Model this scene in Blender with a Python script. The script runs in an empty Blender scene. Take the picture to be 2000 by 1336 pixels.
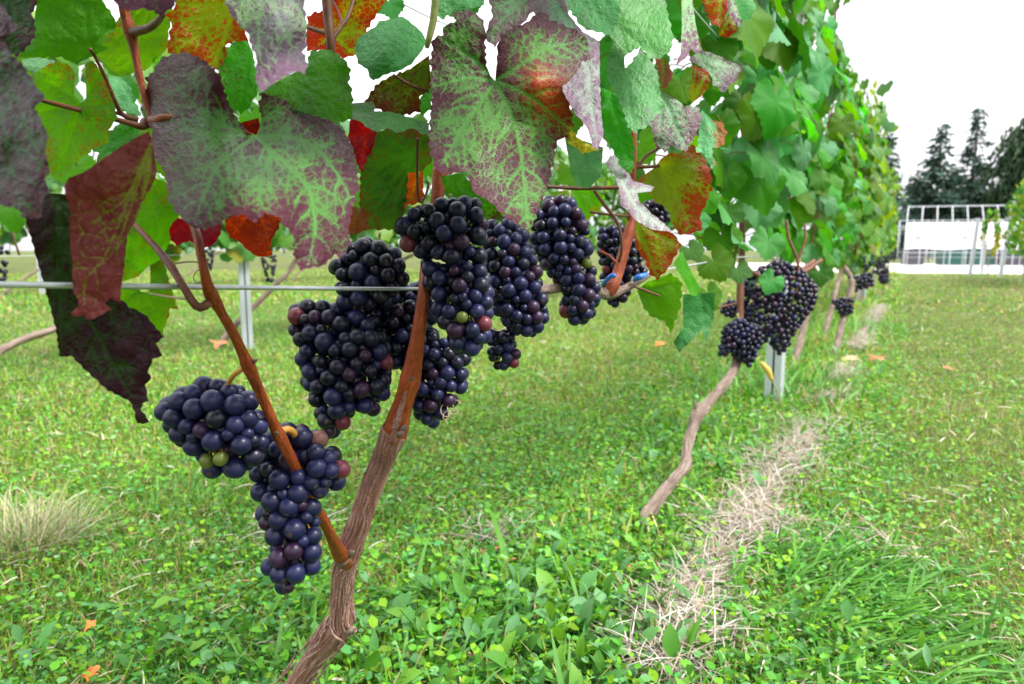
import bpy, math, random
import numpy as np
from mathutils import Vector, Matrix
from mathutils.geometry import delaunay_2d_cdt

rng = np.random.default_rng(7)
random.seed(7)
R = math.radians
scene = bpy.context.scene
COL = scene.collection

# ------------------------------------------------------------------ camera, world, sun, exposure
CAM_H, YAW, PITCH, FPX = 0.50, R(30.0), math.atan(180 / 1333.0), 1333.3
CAM = np.array([0.0, 0.0, CAM_H])
FWD = np.array([-math.sin(YAW) * math.cos(PITCH), math.cos(YAW) * math.cos(PITCH), -math.sin(PITCH)])
RGT = np.array([math.cos(YAW), math.sin(YAW), 0.0])
UPV = np.cross(RGT, FWD)
cam_d = bpy.data.cameras.new('camera')
cam_d.lens = 24.0; cam_d.sensor_width = 36.0; cam_d.clip_start = 0.02; cam_d.clip_end = 2000.0
cam_d.dof.use_dof = True; cam_d.dof.focus_distance = 0.52; cam_d.dof.aperture_fstop = 10.0
cam_o = bpy.data.objects.new('camera', cam_d); COL.objects.link(cam_o)
cam_o.matrix_world = Matrix(((RGT[0], UPV[0], -FWD[0], CAM[0]), (RGT[1], UPV[1], -FWD[1], CAM[1]),
                             (RGT[2], UPV[2], -FWD[2], CAM[2]), (0, 0, 0, 1)))
scene.camera = cam_o

SUN_EL, SUN_AZ = R(56), R(12)      # light from the right of the row, a little behind the viewer
world = bpy.data.worlds.new('World'); scene.world = world; world.use_nodes = True
wn, wl = world.node_tree.nodes, world.node_tree.links
wn.clear()
sky = wn.new('ShaderNodeTexSky'); sky.sky_type = 'NISHITA'; sky.sun_disc = False
sky.sun_elevation = SUN_EL; sky.sun_rotation = R(90) - SUN_AZ; sky.air_density = 1.0; sky.dust_density = 4.0
hs = wn.new('ShaderNodeHueSaturation'); hs.inputs['Saturation'].default_value = 0.10
mixw = wn.new('ShaderNodeMix'); mixw.data_type = 'RGBA'; mixw.inputs[0].default_value = 0.85
# thick overcast: three times brighter overhead than at the horizon, as such skies are
tcw = wn.new('ShaderNodeTexCoord'); sxw = wn.new('ShaderNodeSeparateXYZ'); wl.new(tcw.outputs['Generated'], sxw.inputs[0])
mrw = wn.new('ShaderNodeMapRange'); wl.new(sxw.outputs[2], mrw.inputs[0])
for i, k in enumerate((0.0, 1.0, 4.2, 13.5)): mrw.inputs[i + 1].default_value = k
cmw = wn.new('ShaderNodeCombineColor'); wl.new(mrw.outputs[0], cmw.inputs[0]); wl.new(mrw.outputs[0], cmw.inputs[1])
mbw = wn.new('ShaderNodeMath'); mbw.operation = 'MULTIPLY'; mbw.inputs[1].default_value = 1.05
wl.new(mrw.outputs[0], mbw.inputs[0]); wl.new(mbw.outputs[0], cmw.inputs[2]); wl.new(cmw.outputs[0], mixw.inputs[7])
bg = wn.new('ShaderNodeBackground'); bg.inputs['Strength'].default_value = 0.10
wo = wn.new('ShaderNodeOutputWorld')
wl.new(sky.outputs[0], hs.inputs['Color']); wl.new(hs.outputs[0], mixw.inputs[6])
wl.new(mixw.outputs[2], bg.inputs[0]); wl.new(bg.outputs[0], wo.inputs[0])
sun_d = bpy.data.lights.new('sun', 'SUN'); sun_d.energy = 2.3; sun_d.angle = R(16); sun_d.color = (1.0, 0.965, 0.91)
sun_o = bpy.data.objects.new('sun', sun_d); COL.objects.link(sun_o)
sdir = Vector((math.cos(SUN_EL) * math.cos(SUN_AZ), math.cos(SUN_EL) * math.sin(SUN_AZ), math.sin(SUN_EL)))
sun_o.rotation_euler = (-sdir).to_track_quat('-Z', 'Y').to_euler()
vs = scene.view_settings
vs.view_transform = 'Standard'; vs.look = 'None'; vs.gamma = 1.0; vs.use_curve_mapping = False
vs.exposure = 1.55

# ------------------------------------------------------------------ helpers
def P(px, py, d):
    """point of the place seen at photograph pixel px,py and lying d metres ahead of the camera"""
    px = np.asarray(px, float); py = np.asarray(py, float); d = np.asarray(d, float)
    u = (px - 1000) / FPX; v = (668 - py) / FPX
    return CAM + d[..., None] * (FWD + u[..., None] * RGT + v[..., None] * UPV)

def G(px, py, z=0.0):
    """where the sight line of a pixel meets the height z"""
    r = FWD + (px - 1000) / FPX * RGT + (668 - py) / FPX * UPV
    t = (z - CAM_H) / r[2]
    return CAM + t * r

def depth_on_row(px, X=-0.33):
    u = (px - 1000) / FPX
    return X / (FWD[0] + u * RGT[0])

_perm = np.random.default_rng(3).random((64, 64, 64)).astype(np.float32)
def vnoise(x, y=0.0, z=0.0):
    x, y, z = np.broadcast_arrays(np.asarray(x, float), np.asarray(y, float), np.asarray(z, float))
    xi, yi, zi = np.floor(x).astype(int), np.floor(y).astype(int), np.floor(z).astype(int)
    fx, fy, fz = x - xi, y - yi, z - zi
    fx, fy, fz = fx * fx * (3 - 2 * fx), fy * fy * (3 - 2 * fy), fz * fz * (3 - 2 * fz)
    def g(a, b, c): return _perm[(xi + a) & 63, (yi + b) & 63, (zi + c) & 63]
    x00 = g(0, 0, 0) * (1 - fx) + g(1, 0, 0) * fx; x10 = g(0, 1, 0) * (1 - fx) + g(1, 1, 0) * fx
    x01 = g(0, 0, 1) * (1 - fx) + g(1, 0, 1) * fx; x11 = g(0, 1, 1) * (1 - fx) + g(1, 1, 1) * fx
    return (x00 * (1 - fy) + x10 * fy) * (1 - fz) + (x01 * (1 - fy) + x11 * fy) * fz
def fbm(x, y=0.0, z=0.0, o=3):
    s, a, t = 0, 1.0, 0
    for k in range(o):
        s = s + a * vnoise(np.asarray(x) * 2 ** k + 17.3 * k, np.asarray(y) * 2 ** k + 5.1 * k, np.asarray(z) * 2 ** k)
        t += a; a *= .5
    return s / t
def sstep(a, b, x):
    t = np.clip((x - a) / (b - a), 0, 1); return t * t * (3 - 2 * t)

def mesh_np(name, v, f, mat=None, smooth=True, attrs=None):
    """f: (n,3)/(n,4) array or list of such arrays"""
    me = bpy.data.meshes.new(name)
    fl = f if isinstance(f, list) else [f]
    fl = [np.asarray(a, np.int32) for a in fl if len(a)]
    v = np.asarray(v, np.float32)
    me.vertices.add(len(v)); me.vertices.foreach_set('co', v.ravel())
    nl = sum(a.size for a in fl); npoly = sum(len(a) for a in fl)
    me.loops.add(nl); me.polygons.add(npoly)
    me.loops.foreach_set('vertex_index', np.concatenate([a.ravel() for a in fl]))
    tot = np.concatenate([np.full(len(a), a.shape[1], np.int32) for a in fl])
    st = np.concatenate([[0], np.cumsum(tot)[:-1]]).astype(np.int32)
    me.polygons.foreach_set('loop_start', st)
    me.polygons.foreach_set('use_smooth', np.full(npoly, smooth))
    for k, a in (attrs or {}).items():
        a = np.asarray(a, np.float32)
        if a.ndim == 1:
            at = me.attributes.new(k, 'FLOAT', 'POINT'); at.data.foreach_set('value', a)
        elif a.shape[1] == 4:
            at = me.attributes.new(k, 'FLOAT_COLOR', 'POINT'); at.data.foreach_set('color', a.ravel())
        else:
            at = me.attributes.new(k, 'FLOAT_VECTOR', 'POINT'); at.data.foreach_set('vector', a.ravel())
    if mat: me.materials.append(mat)
    me.update(calc_edges=True); me.validate()
    return me

def link(o, parent=None, label=None, cat=None, group=None, kind=None):
    COL.objects.link(o)
    if parent is not None: o.parent = parent
    if label: o['label'] = label
    if cat: o['category'] = cat
    if group: o['group'] = group
    if kind: o['kind'] = kind
    return o
def root(name, loc, label, cat, group=None, kind=None):
    o = bpy.data.objects.new(name, None); o.location = Vector(loc); o.empty_display_size = .05
    return link(o, None, label, cat, group, kind)
def base_of(o):
    l = Vector((0, 0, 0))
    while o is not None:
        l += o.location; o = o.parent
    return l
def part(name, v, f, mat, parent, smooth=True, attrs=None, label=None, kind=None):
    b = np.array(base_of(parent))
    return link(bpy.data.objects.new(name, mesh_np(name, np.asarray(v) - b, f, mat, smooth, attrs)), parent, label, None, None, kind)
def thing(name, v, f, mat, label, cat, group=None, kind=None, smooth=True, attrs=None):
    v = np.asarray(v); b = np.array([v[:, 0].mean(), v[:, 1].mean(), v[:, 2].min()])
    o = bpy.data.objects.new(name, mesh_np(name, v - b, f, mat, smooth, attrs)); o.location = b
    return link(o, None, label, cat, group, kind)

def catmull(pts, n):
    pts = np.asarray(pts, float)
    if len(pts) == 2:
        t = np.linspace(0, 1, n)[:, None]; return pts[0] * (1 - t) + pts[1] * t
    p = np.vstack([2 * pts[0] - pts[1], pts, 2 * pts[-1] - pts[-2]])
    seg = np.linalg.norm(np.diff(pts[:, :3], axis=0), axis=1) ; cum = np.concatenate([[0], np.cumsum(seg)])
    q = np.linspace(0, cum[-1], n); i = np.clip(np.searchsorted(cum, q, 'right') - 1, 0, len(pts) - 2)
    t = ((q - cum[i]) / np.maximum(seg[i], 1e-9))[:, None]
    a, b, c, d = p[i], p[i + 1], p[i + 2], p[i + 3]
    return .5 * (2 * b + (c - a) * t + (2 * a - 5 * b + 4 * c - d) * t * t + (3 * b - a - 3 * c + d) * t ** 3)

def tube(path, rad, nseg=12, ridge=0.0, ridge_f=5, seed=0, knob=0.0, cap=True):
    """path (n,3) world, rad (n,); returns v, f, ridge value per vertex"""
    path = np.asarray(path, float); n = len(path)
    tg = np.gradient(path, axis=0); tg /= np.linalg.norm(tg, axis=1)[:, None] + 1e-12
    ref = np.array([0.31, 0.2, 0.93]) if abs(tg[0, 2]) < .8 else np.array([0.9, .4, .1])
    nrm = np.cross(tg[0], ref); nrm /= np.linalg.norm(nrm)
    N = np.zeros((n, 3))
    for i in range(n):
        nrm = nrm - tg[i] * np.dot(nrm, tg[i]); nrm /= np.linalg.norm(nrm) + 1e-12; N[i] = nrm
    B = np.cross(tg, N)
    s = np.concatenate([[0], np.cumsum(np.linalg.norm(np.diff(path, axis=0), axis=1))])
    a = np.linspace(0, 2 * math.pi, nseg, endpoint=False)
    ca, sa = np.cos(a), np.sin(a)
    A, S = np.meshgrid(a, s)
    r0 = np.mean(rad)
    tw = S / r0 * .05
    tw = tw + .5 * (vnoise(S / r0 * .35, seed, 1) - .5) + .16 * (vnoise(S / r0 * 1.3, A * 2, seed) - .5)
    rv = .6 * fbm(np.cos(A + tw) * ridge_f + seed * 3.1, np.sin(A + tw) * ridge_f + 7, S / r0 * .32, 3) + .4 * fbm(np.cos(A + tw) * ridge_f * 2.6 + seed, np.sin(A + tw) * ridge_f * 2.6 + 3, S / r0 * .9, 2)
    kv = fbm(np.cos(A) * .8 + seed, np.sin(A) * .8, S / r0 * .5 + seed, 2) - .5
    rr = np.asarray(rad)[:, None] * (1 + ridge * (rv - .5) + knob * kv)
    v = path[:, None, :] + rr[..., None] * (ca[None, :, None] * N[:, None, :] + sa[None, :, None] * B[:, None, :])
    i0 = np.arange(n - 1)[:, None] * nseg + np.arange(nseg)[None, :]
    i1 = np.arange(n - 1)[:, None] * nseg + (np.arange(nseg)[None, :] + 1) % nseg
    f = np.stack([i0, i1, i1 + nseg, i0 + nseg], -1).reshape(-1, 4)
    v = v.reshape(-1, 3); rv = rv.ravel(); fl = [f]
    if cap:
        k = len(v); v = np.vstack([v, path[0], path[-1]]); rv = np.concatenate([rv, [.5, .5]])
        j = np.arange(nseg); jn = (j + 1) % nseg
        fl.append(np.stack([jn, j, np.full(nseg, k)], -1)); o = (n - 1) * nseg
        fl.append(np.stack([o + j, o + jn, np.full(nseg, k + 1)], -1))
    return v, fl, rv

def pxtube(pts, n=None, nseg=12, **kw):
    """pts: (px, py, depth, width_px)"""
    pts = np.asarray(pts, float)
    w = P(pts[:, 0], pts[:, 1], pts[:, 2]); r = pts[:, 3] * .5 * pts[:, 2] / FPX
    n = n or max(8, 6 * len(pts))
    q = catmull(np.column_stack([w, r]), n)
    return tube(q[:, :3], np.maximum(q[:, 3], 2e-4), nseg, **kw)

def join(lst):
    """lst of (v, faces(list or array)[, attr]) -> v, [tris, quads], attr"""
    V, T, Q, A, k = [], [], [], [], 0
    for it in lst:
        v, f = it[0], it[1]
        for a in (f if isinstance(f, list) else [f]):
            a = np.asarray(a)
            if not len(a): continue
            (T if a.shape[1] == 3 else Q).append(a + k)
        V.append(v); k += len(v)
        if len(it) > 2: A.append(it[2])
    out = []
    if T: out.append(np.vstack(T))
    if Q: out.append(np.vstack(Q))
    return np.vstack(V), out, (np.concatenate(A) if A else None)

def box(c, s, rot=0.0):
    c = np.asarray(c, float); s = np.asarray(s, float) / 2
    v = np.array([[x, y, z] for x in (-1, 1) for y in (-1, 1) for z in (-1, 1)]) * s
    cr, sr = math.cos(rot), math.sin(rot)
    v = np.column_stack([v[:, 0] * cr - v[:, 1] * sr, v[:, 0] * sr + v[:, 1] * cr, v[:, 2]]) + c
    f = np.array([[0, 1, 3, 2], [4, 6, 7, 5], [0, 4, 5, 1], [2, 3, 7, 6], [0, 2, 6, 4], [1, 5, 7, 3]])
    return v, f
def bar(a, b, r, nseg=6):
    return tube(np.array([a, b], float), np.array([r, r]), nseg)[:2]

# ------------------------------------------------------------------ materials
def new_mat(name):
    m = bpy.data.materials.new(name); m.use_nodes = True
    nt = m.node_tree; nt.nodes.clear()
    out = nt.nodes.new('ShaderNodeOutputMaterial')
    return m, nt, nt.nodes, nt.links, out
class NB:
    def __init__(s, nt): s.n, s.l = nt.nodes, nt.links
    def attr(s, name, out='Color'):
        a = s.n.new('ShaderNodeAttribute'); a.attribute_name = name; return a.outputs[out]
    def math(s, op, a, b=None, c=None, clamp=False):
        m = s.n.new('ShaderNodeMath'); m.operation = op; m.use_clamp = clamp
        for i, x in enumerate((a, b, c)):
            if x is None: continue
            if isinstance(x, (int, float)): m.inputs[i].default_value = x
            else: s.l.new(x, m.inputs[i])
        return m.outputs[0]
    def ss(s, x, a, b, lo=0.0, hi=1.0):
        m = s.n.new('ShaderNodeMapRange'); m.interpolation_type = 'SMOOTHSTEP'
        s.l.new(x, m.inputs[0])
        for i, k in enumerate((a, b, lo, hi)): m.inputs[i + 1].default_value = k
        return m.outputs[0]
    def mix(s, f, a, b, mode='MIX'):
        m = s.n.new('ShaderNodeMix'); m.data_type = 'RGBA'; m.blend_type = mode
        for i, x in ((0, f), (6, a), (7, b)):
            if isinstance(x, (int, float)): m.inputs[i].default_value = x
            elif isinstance(x, tuple): m.inputs[i].default_value = (*x, 1) if len(x) == 3 else x
            else: s.l.new(x, m.inputs[i])
        return m.outputs[2]
    def noise(s, vec, scale, det=3, rough=.55):
        t = s.n.new('ShaderNodeTexNoise'); t.inputs['Scale'].default_value = scale; t.inputs['Detail'].default_value = det
        t.inputs['Roughness'].default_value = rough
        if vec is not None: s.l.new(vec, t.inputs['Vector'])
        return t.outputs[0]
    def voro(s, vec, scale, feature='DISTANCE_TO_EDGE'):
        t = s.n.new('ShaderNodeTexVoronoi'); t.feature = feature; t.inputs['Scale'].default_value = scale
        if vec is not None: s.l.new(vec, t.inputs['Vector'])
        return t.outputs['Distance']
    def bump(s, h, strength, dist):
        b = s.n.new('ShaderNodeBump'); b.inputs['Strength'].default_value = strength; b.inputs['Distance'].default_value = dist
        s.l.new(h, b.inputs['Height']); return b.outputs[0]
    def princ(s, col, rough=.5, spec=.5, metal=0.0, normal=None):
        p = s.n.new('ShaderNodeBsdfPrincipled')
        for k, x in (('Base Color', col), ('Roughness', rough), ('Specular IOR Level', spec), ('Metallic', metal)):
            if isinstance(x, (int, float)): p.inputs[k].default_value = x
            elif isinstance(x, tuple): p.inputs[k].default_value = (*x, 1)
            else: s.l.new(x, p.inputs[k])
        if normal is not None: s.l.new(normal, p.inputs['Normal'])
        return p
def coords(nb, out='Object'):
    t = nb.n.new('ShaderNodeTexCoord'); return t.outputs[out]

def simple_mat(name, col, rough=.5, metal=0.0, nscale=40, var=.25, spec=.5, bump=0.0):
    m, nt, n, l, out = new_mat(name); nb = NB(nt)
    ns = nb.noise(coords(nb), nscale, 4)
    c = nb.mix(ns, tuple(x * (1 - var) for x in col), tuple(min(1, x * (1 + var)) for x in col))
    p = nb.princ(c, rough, spec, metal, nb.bump(ns, bump, .002) if bump else None)
    l.new(p.outputs[0], out.inputs[0]); return m

def leaf_material():
    m, nt, n, l, out = new_mat('vine_leaf'); nb = NB(nt)
    col, spot = nb.attr('col'), nb.attr('spot')
    sx = n.new('ShaderNodeSeparateXYZ'); l.new(nb.attr('data', 'Vector'), sx.inputs[0])
    amt, vein, trans = sx.outputs
    uv = nb.attr('luv', 'Vector')
    oi = n.new('ShaderNodeObjectInfo')
    wn_ = n.new('ShaderNodeTexNoise'); wn_.inputs['Scale'].default_value = 120; l.new(uv, wn_.inputs['Vector'])
    va = n.new('ShaderNodeVectorMath'); va.operation = 'SCALE'; va.inputs['Scale'].default_value = .004; l.new(wn_.outputs['Color'], va.inputs[0])
    vb = n.new('ShaderNodeVectorMath'); vb.operation = 'ADD'; l.new(va.outputs[0], vb.inputs[0]); l.new(uv, vb.inputs[1])
    w = vb.outputs[0]
    e1, e2 = nb.voro(w, 230), nb.voro(w, 620)
    net = nb.math('MAXIMUM', nb.ss(e1, 0.0, .16, 1, 0), nb.ss(e2, 0.0, .16, .6, 0))
    n1 = nb.noise(uv, 260, 3)
    mm = nb.math('ADD', amt, nb.math('MULTIPLY', nb.math('SUBTRACT', n1, .5), .40))
    mm = nb.math('SUBTRACT', mm, nb.math('MULTIPLY', vein, .80))
    mm = nb.math('SUBTRACT', mm, nb.math('MULTIPLY', net, .34))
    sm = nb.ss(mm, .06, .58)
    n2 = nb.noise(uv, 60, 4)
    c0 = nb.mix(nb.math('MULTIPLY', n2, .5), col, nb.mix(1.0, col, (.55, .62, .55), 'MULTIPLY'))
    c0 = nb.mix(nb.math('MULTIPLY', nb.math('MAXIMUM', vein, nb.math('MULTIPLY', net, .45)), .5), c0,
                nb.mix(1.0, col, (1.3, 1.3, 1.2), 'MULTIPLY'))
    c1 = nb.mix(sm, c0, spot)
    hv = n.new('ShaderNodeHueSaturation'); l.new(c1, hv.inputs['Color'])
    l.new(nb.ss(oi.outputs['Random'], 0, 1, .485, .512), hv.inputs['Hue']); l.new(nb.ss(oi.outputs['Random'], 0, 1, .85, 1.18), hv.inputs['Value'])
    c1 = hv.outputs[0]
    h = nb.math('ADD', nb.math('MULTIPLY', nb.ss(e1, 0, .35), 1.0), nb.math('MULTIPLY', nb.ss(e2, 0, .3), .4))
    h = nb.math('SUBTRACT', h, nb.math('MULTIPLY', vein, .6))
    nrm = nb.bump(h, .42, .0009)
    p = nb.princ(c1, nb.ss(n1, .2, .8, .36, .50), .17, 0, nrm)
    tr = n.new('ShaderNodeBsdfTranslucent'); l.new(nb.mix(1.0, c1, (1.5, 1.65, .5), 'MULTIPLY'), tr.inputs[0]); l.new(nrm, tr.inputs['Normal'])
    ms = n.new('ShaderNodeMixShader'); l.new(trans, ms.inputs[0]); l.new(p.outputs[0], ms.inputs[1]); l.new(tr.outputs[0], ms.inputs[2])
    l.new(ms.outputs[0], out.inputs[0]); return m
def vcol_leafy(name, trans=.35, rough=.5, spec=.4, tint=(1.6, 1.5, .6)):
    m, nt, n, l, out = new_mat(name); nb = NB(nt)
    c = nb.attr('col')
    p = nb.princ(c, rough, spec)
    tr = n.new('ShaderNodeBsdfTranslucent'); l.new(nb.mix(1.0, c, tint, 'MULTIPLY'), tr.inputs[0])
    ms = n.new('ShaderNodeMixShader'); ms.inputs[0].default_value = trans
    l.new(p.outputs[0], ms.inputs[1]); l.new(tr.outputs[0], ms.inputs[2]); l.new(ms.outputs[0], out.inputs[0]); return m
def bark_material(name, dark, mid, light, rough=.75, bump=.6, fib=900):
    m, nt, n, l, out = new_mat(name); nb = NB(nt)
    rv = nb.attr('ridge', 'Fac')
    ns = nb.noise(coords(nb), fib, 4); nl = nb.noise(coords(nb), 22, 3)
    t = nb.math('ADD', nb.math('MULTIPLY', rv, .75), nb.math('MULTIPLY', ns, .45))
    c = nb.mix(nb.ss(t, .3, .58), dark, mid); c = nb.mix(nb.ss(t, .55, .82), c, light)
    c = nb.mix(nb.ss(nl, .52, .72, 0, .55), c, dark)
    h = nb.math('ADD', rv, nb.math('MULTIPLY', ns, .4))
    p = nb.princ(c, rough, .3, 0, nb.bump(h, bump, .002)); l.new(p.outputs[0], out.inputs[0]); return m
def grape_material(name, skin, bloom, amount, rough=.30):
    m, nt, n, l, out = new_mat(name); nb = NB(nt)
    oi = n.new('ShaderNodeObjectInfo'); co = coords(nb)
    ad = n.new('ShaderNodeVectorMath'); ad.operation = 'ADD'; l.new(co, ad.inputs[0]); l.new(oi.outputs['Location'], ad.inputs[1])
    n1 = nb.noise(ad.outputs[0], 90, 4, .6); n2 = nb.noise(ad.outputs[0], 420, 3)
    f = nb.math('MULTIPLY', nb.ss(nb.math('ADD', n1, nb.math('MULTIPLY', n2, .25)), .40, .82), amount)
    f = nb.math('MULTIPLY', f, nb.ss(oi.outputs['Random'], 0, 1, .55, 1.25), clamp=True)
    c = nb.mix(f, skin, bloom)
    sz = n.new('ShaderNodeSeparateXYZ'); l.new(co, sz.inputs[0])
    dot = nb.ss(sz.outputs[2], -.94, -.985, 0, .7)       # dry scar at the free end of the berry
    c = nb.mix(dot, c, (.09, .06, .04))
    p = nb.princ(c, nb.math('ADD', nb.math('MULTIPLY', f, .22), rough), .34); l.new(p.outputs[0], out.inputs[0]); return m

M_LEAF = leaf_material()
M_FOL = vcol_leafy('far_vine_leaf', .46, .48, .45)
M_GRASS = vcol_leafy('grass_blade', .30, .55, .35, (1.5, 1.4, .7))
M_STRAW = vcol_leafy('dry_straw', .12, .7, .25, (1, 1, 1))
M_BARK = bark_material('old_bark', (.052, .020, .014), (.22, .100, .074), (.44, .305, .25))
M_BARK_GREY = bark_material('grey_bark', (.045, .032, .024), (.14, .098, .074), (.31, .245, .200))
M_CANE = bark_material('orange_cane', (.060, .010, .004), (.22, .040, .009), (.36, .090, .024), .5, .55, 700)
M_CANE_DARK = bark_material('brown_cane', (.05, .018, .012), (.12, .042, .022), (.20, .075, .035), .5, .25, 500)
M_STALK = simple_mat('yellow_stalk', (.48, .24, .035), .5, 0, 300, .3)
M_GSTALK = simple_mat('green_stalk', (.25, .27, .07), .5, 0, 300, .3)
M_TENDRIL = simple_mat('tendril', (.36, .27, .16), .6, 0, 300, .3)
M_GALV = simple_mat('galvanised_steel', (.52, .56, .60), .48, .55, 60, .14, .5)
M_WIRE = simple_mat('steel_wire', (.50, .53, .57), .38, .7, 200, .25)
M_BLUE = simple_mat('blue_tape', (.02, .16, .62), .4, 0, 80, .2)
M_WHITEPIPE = simple_mat('white_pipe', (.60, .62, .66), .45, 0, 5, .04)
M_FILM = simple_mat('white_film', (.88, .87, .90), .5, 0, 1.5, .04)
M_DARKCLIP = simple_mat('dark_bracket', (.06, .06, .07), .6, 0, 5, .2)
M_GREENSHEET = simple_mat('green_sheet', (.012, .085, .060), .6, 0, 2, .3)
M_NEEDLE = vcol_leafy('conifer_needles', .12, .7, .2, (1.2, 1.2, .7))
M_TRUNKW = simple_mat('conifer_bark', (.09, .07, .055), .85, 0, 6, .35)
M_DEAD = simple_mat('dead_leaf', (.30, .12, .045), .75, 0, 90, .45)
M_DEADPALE = simple_mat('pale_dead_leaf', (.42, .27, .15), .75, 0, 90, .35)
M_YOUNG = simple_mat('orange_leaf', (.62, .17, .02), .6, 0, 90, .3)
M_PINK = simple_mat('pink_leaf', (.55, .06, .13), .6, 0, 90, .3)
G_BLUE = grape_material('blue_grape', (.0032, .0034, .0160), (.024, .030, .125), .64)
G_BLACK = grape_material('black_grape', (.0020, .0018, .0060), (.016, .017, .055), .55, .27)
G_PURPLE = grape_material('purple_grape', (.017, .0035, .0150), (.048, .026, .085), .5)
G_RED = grape_material('red_grape', (.120, .012, .016), (.13, .05, .09), .5)
G_GREEN = grape_material('green_grape', (.10, .135, .010), (.13, .16, .06), .5)
G_AMBER = grape_material('amber_grape', (.17, .060, .030), (.14, .09, .12), .7)

# ------------------------------------------------------------------ ground
def ground_material():
    m, nt, n, l, out = new_mat('lawn_soil'); nb = NB(nt)
    co = coords(nb)
    a = nb.noise(co, 1.1, 5, .6); b = nb.noise(co, 35, 4, .7); c = nb.noise(co, 240, 3, .7)
    c0 = nb.mix(nb.ss(a, .38, .62), (.042, .062, .011), (.125, .130, .042))
    c0 = nb.mix(nb.ss(b, .45, .70, 0, .8), c0, (.150, .165, .045))
    c0 = nb.mix(nb.ss(c, .35, .7, 0, .6), c0, (.060, .095, .012))
    p = nb.princ(c0, .9, .2, 0, nb.bump(nb.math('ADD', b, c), .8, .02)); l.new(p.outputs[0], out.inputs[0]); return m
def yard_material():
    m, nt, n, l, out = new_mat('pale_yard'); nb = NB(nt); co = coords(nb)
    c = nb.mix(nb.noise(co, 3, 5), (.50, .47, .46), (.66, .63, .61))
    p = nb.princ(c, .9, .2, 0, nb.bump(nb.noise(co, 90, 3), .4, .01)); l.new(p.outputs[0], out.inputs[0]); return m
S = 420.0
gv = np.array([[-S, -S, 0], [S, -S, 0], [S, S, 0], [-S, S, 0]], float)
link(bpy.data.objects.new('ground', mesh_np('ground', gv, np.array([[0, 1, 2, 3]]), ground_material())), kind='structure',
     label='mown vineyard lawn of clover and yellowing grass')

# ------------------------------------------------------------------ grass and ground cover (nobody could count it)
ROWX = -0.42
straw_pts = np.array([G(1300, 1330)[:2], G(1360, 1180)[:2], G(1440, 1060)[:2], G(1530, 930)[:2], G(1600, 830)[:2], G(1665, 705)[:2], G(1720, 600)[:2]])
straw_line = catmull(np.column_stack([straw_pts, np.zeros(len(straw_pts))]), 120)[:, :2]
straw_line = np.vstack([straw_line, [[straw_line[-1, 0] - .02, y] for y in np.linspace(straw_line[-1, 1] + .2, 13, 30)]])
def straw_dist(x, y):
    p = np.column_stack([x, y]); out = np.empty(len(p))
    for i in range(0, len(p), 20000):
        q = p[i:i + 20000]; out[i:i + 20000] = np.sqrt(((q[:, None, :] - straw_line[None]) ** 2).sum(-1)).min(1)
    return out
HEAD = math.atan2(FWD[1], FWD[0])
def polar_points(count, r0, r1, fall, half=R(58)):
    """points thinning with distance: density ~ r**-fall"""
    k = 2.0 - fall; count = int(count * half / R(50))
    u = rng.random(count)
    r = (r0 ** k + u * (r1 ** k - r0 ** k)) ** (1 / k)
    a = HEAD + (rng.random(count) * 2 - 1) * half
    return r * np.cos(a), r * np.sin(a), r
def scatter(tv, tf, pos, yaw, tilt, roll, scl, sw):
    """copies of a small template (x across, y along, z up)"""
    n, k = len(pos), len(tv)
    v = np.repeat(tv[None], n, 0).copy()
    v[:, :, 0] *= (scl * sw)[:, None]; v[:, :, 1] *= scl[:, None]; v[:, :, 2] *= scl[:, None]
    c, s = np.cos(roll)[:, None], np.sin(roll)[:, None]
    x, z = v[:, :, 0] * c + v[:, :, 2] * s, -v[:, :, 0] * s + v[:, :, 2] * c
    y = v[:, :, 1]
    c, s = np.cos(tilt)[:, None], np.sin(tilt)[:, None]
    y, z = y * c - z * s, y * s + z * c
    c, s = np.cos(yaw)[:, None], np.sin(yaw)[:, None]
    x, y = x * c - y * s, x * s + y * c
    v = np.stack([x, y, z], -1) + pos[:, None, :]
    f = (tf[None] + (np.arange(n) * k)[:, None, None]).reshape(-1, tf.shape[1])
    return v.reshape(-1, 3), f
OVAL = np.array([[0, 0, 0], [-.34, .28, .07], [-.38, .62, .08], [0, 1, .0], [.38, .62, .08], [.34, .28, .07]], float)
OVALF = np.array([[0, 5, 4], [0, 4, 3], [0, 3, 2], [0, 2, 1]])
BLADE = np.array([[-.5, 0, 0], [.5, 0, 0], [-.45, .4, .03], [.45, .4, .03], [-.3, .75, -.03], [.3, .75, -.03], [0, 1, -.14]], float)
BLADEF = np.array([[0, 1, 3], [0, 3, 2], [2, 3, 5], [2, 5, 4], [4, 5, 6]])
LANCE = np.array([[0, 0, 0], [-.10, .12, .03], [0, .12, 0], [.10, .12, .03], [-.26, .42, .10], [0, .42, .04], [.26, .42, .10],
                  [-.22, .72, .08], [0, .72, .03], [.22, .72, .08], [0, 1, -.08]], float)
LANCEF = np.array([[0, 2, 1], [0, 3, 2], [1, 2, 5], [1, 5, 4], [2, 3, 6], [2, 6, 5], [4, 5, 8], [4, 8, 7], [5, 6, 9], [5, 9, 8], [7, 8, 10], [8, 9, 10]])
def yellowness(x, y):
    big = fbm(x * .55 + 3, y * .55, 0, 3); mid = fbm(x * 2.6, y * 2.6 + 9, 1, 3); fine = fbm(x * 11, y * 11, 2, 2)
    lane = np.exp(-((x - 1.1) / .75) ** 2) * .22 + np.exp(-((x + 1.7) / .75) ** 2) * .20
    d = np.clip(np.hypot(x, y), 0, 14)
    return sstep(.40, .72, big * .45 + mid * .35 + fine * .28 + lane + d * .026 - .05)
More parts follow.
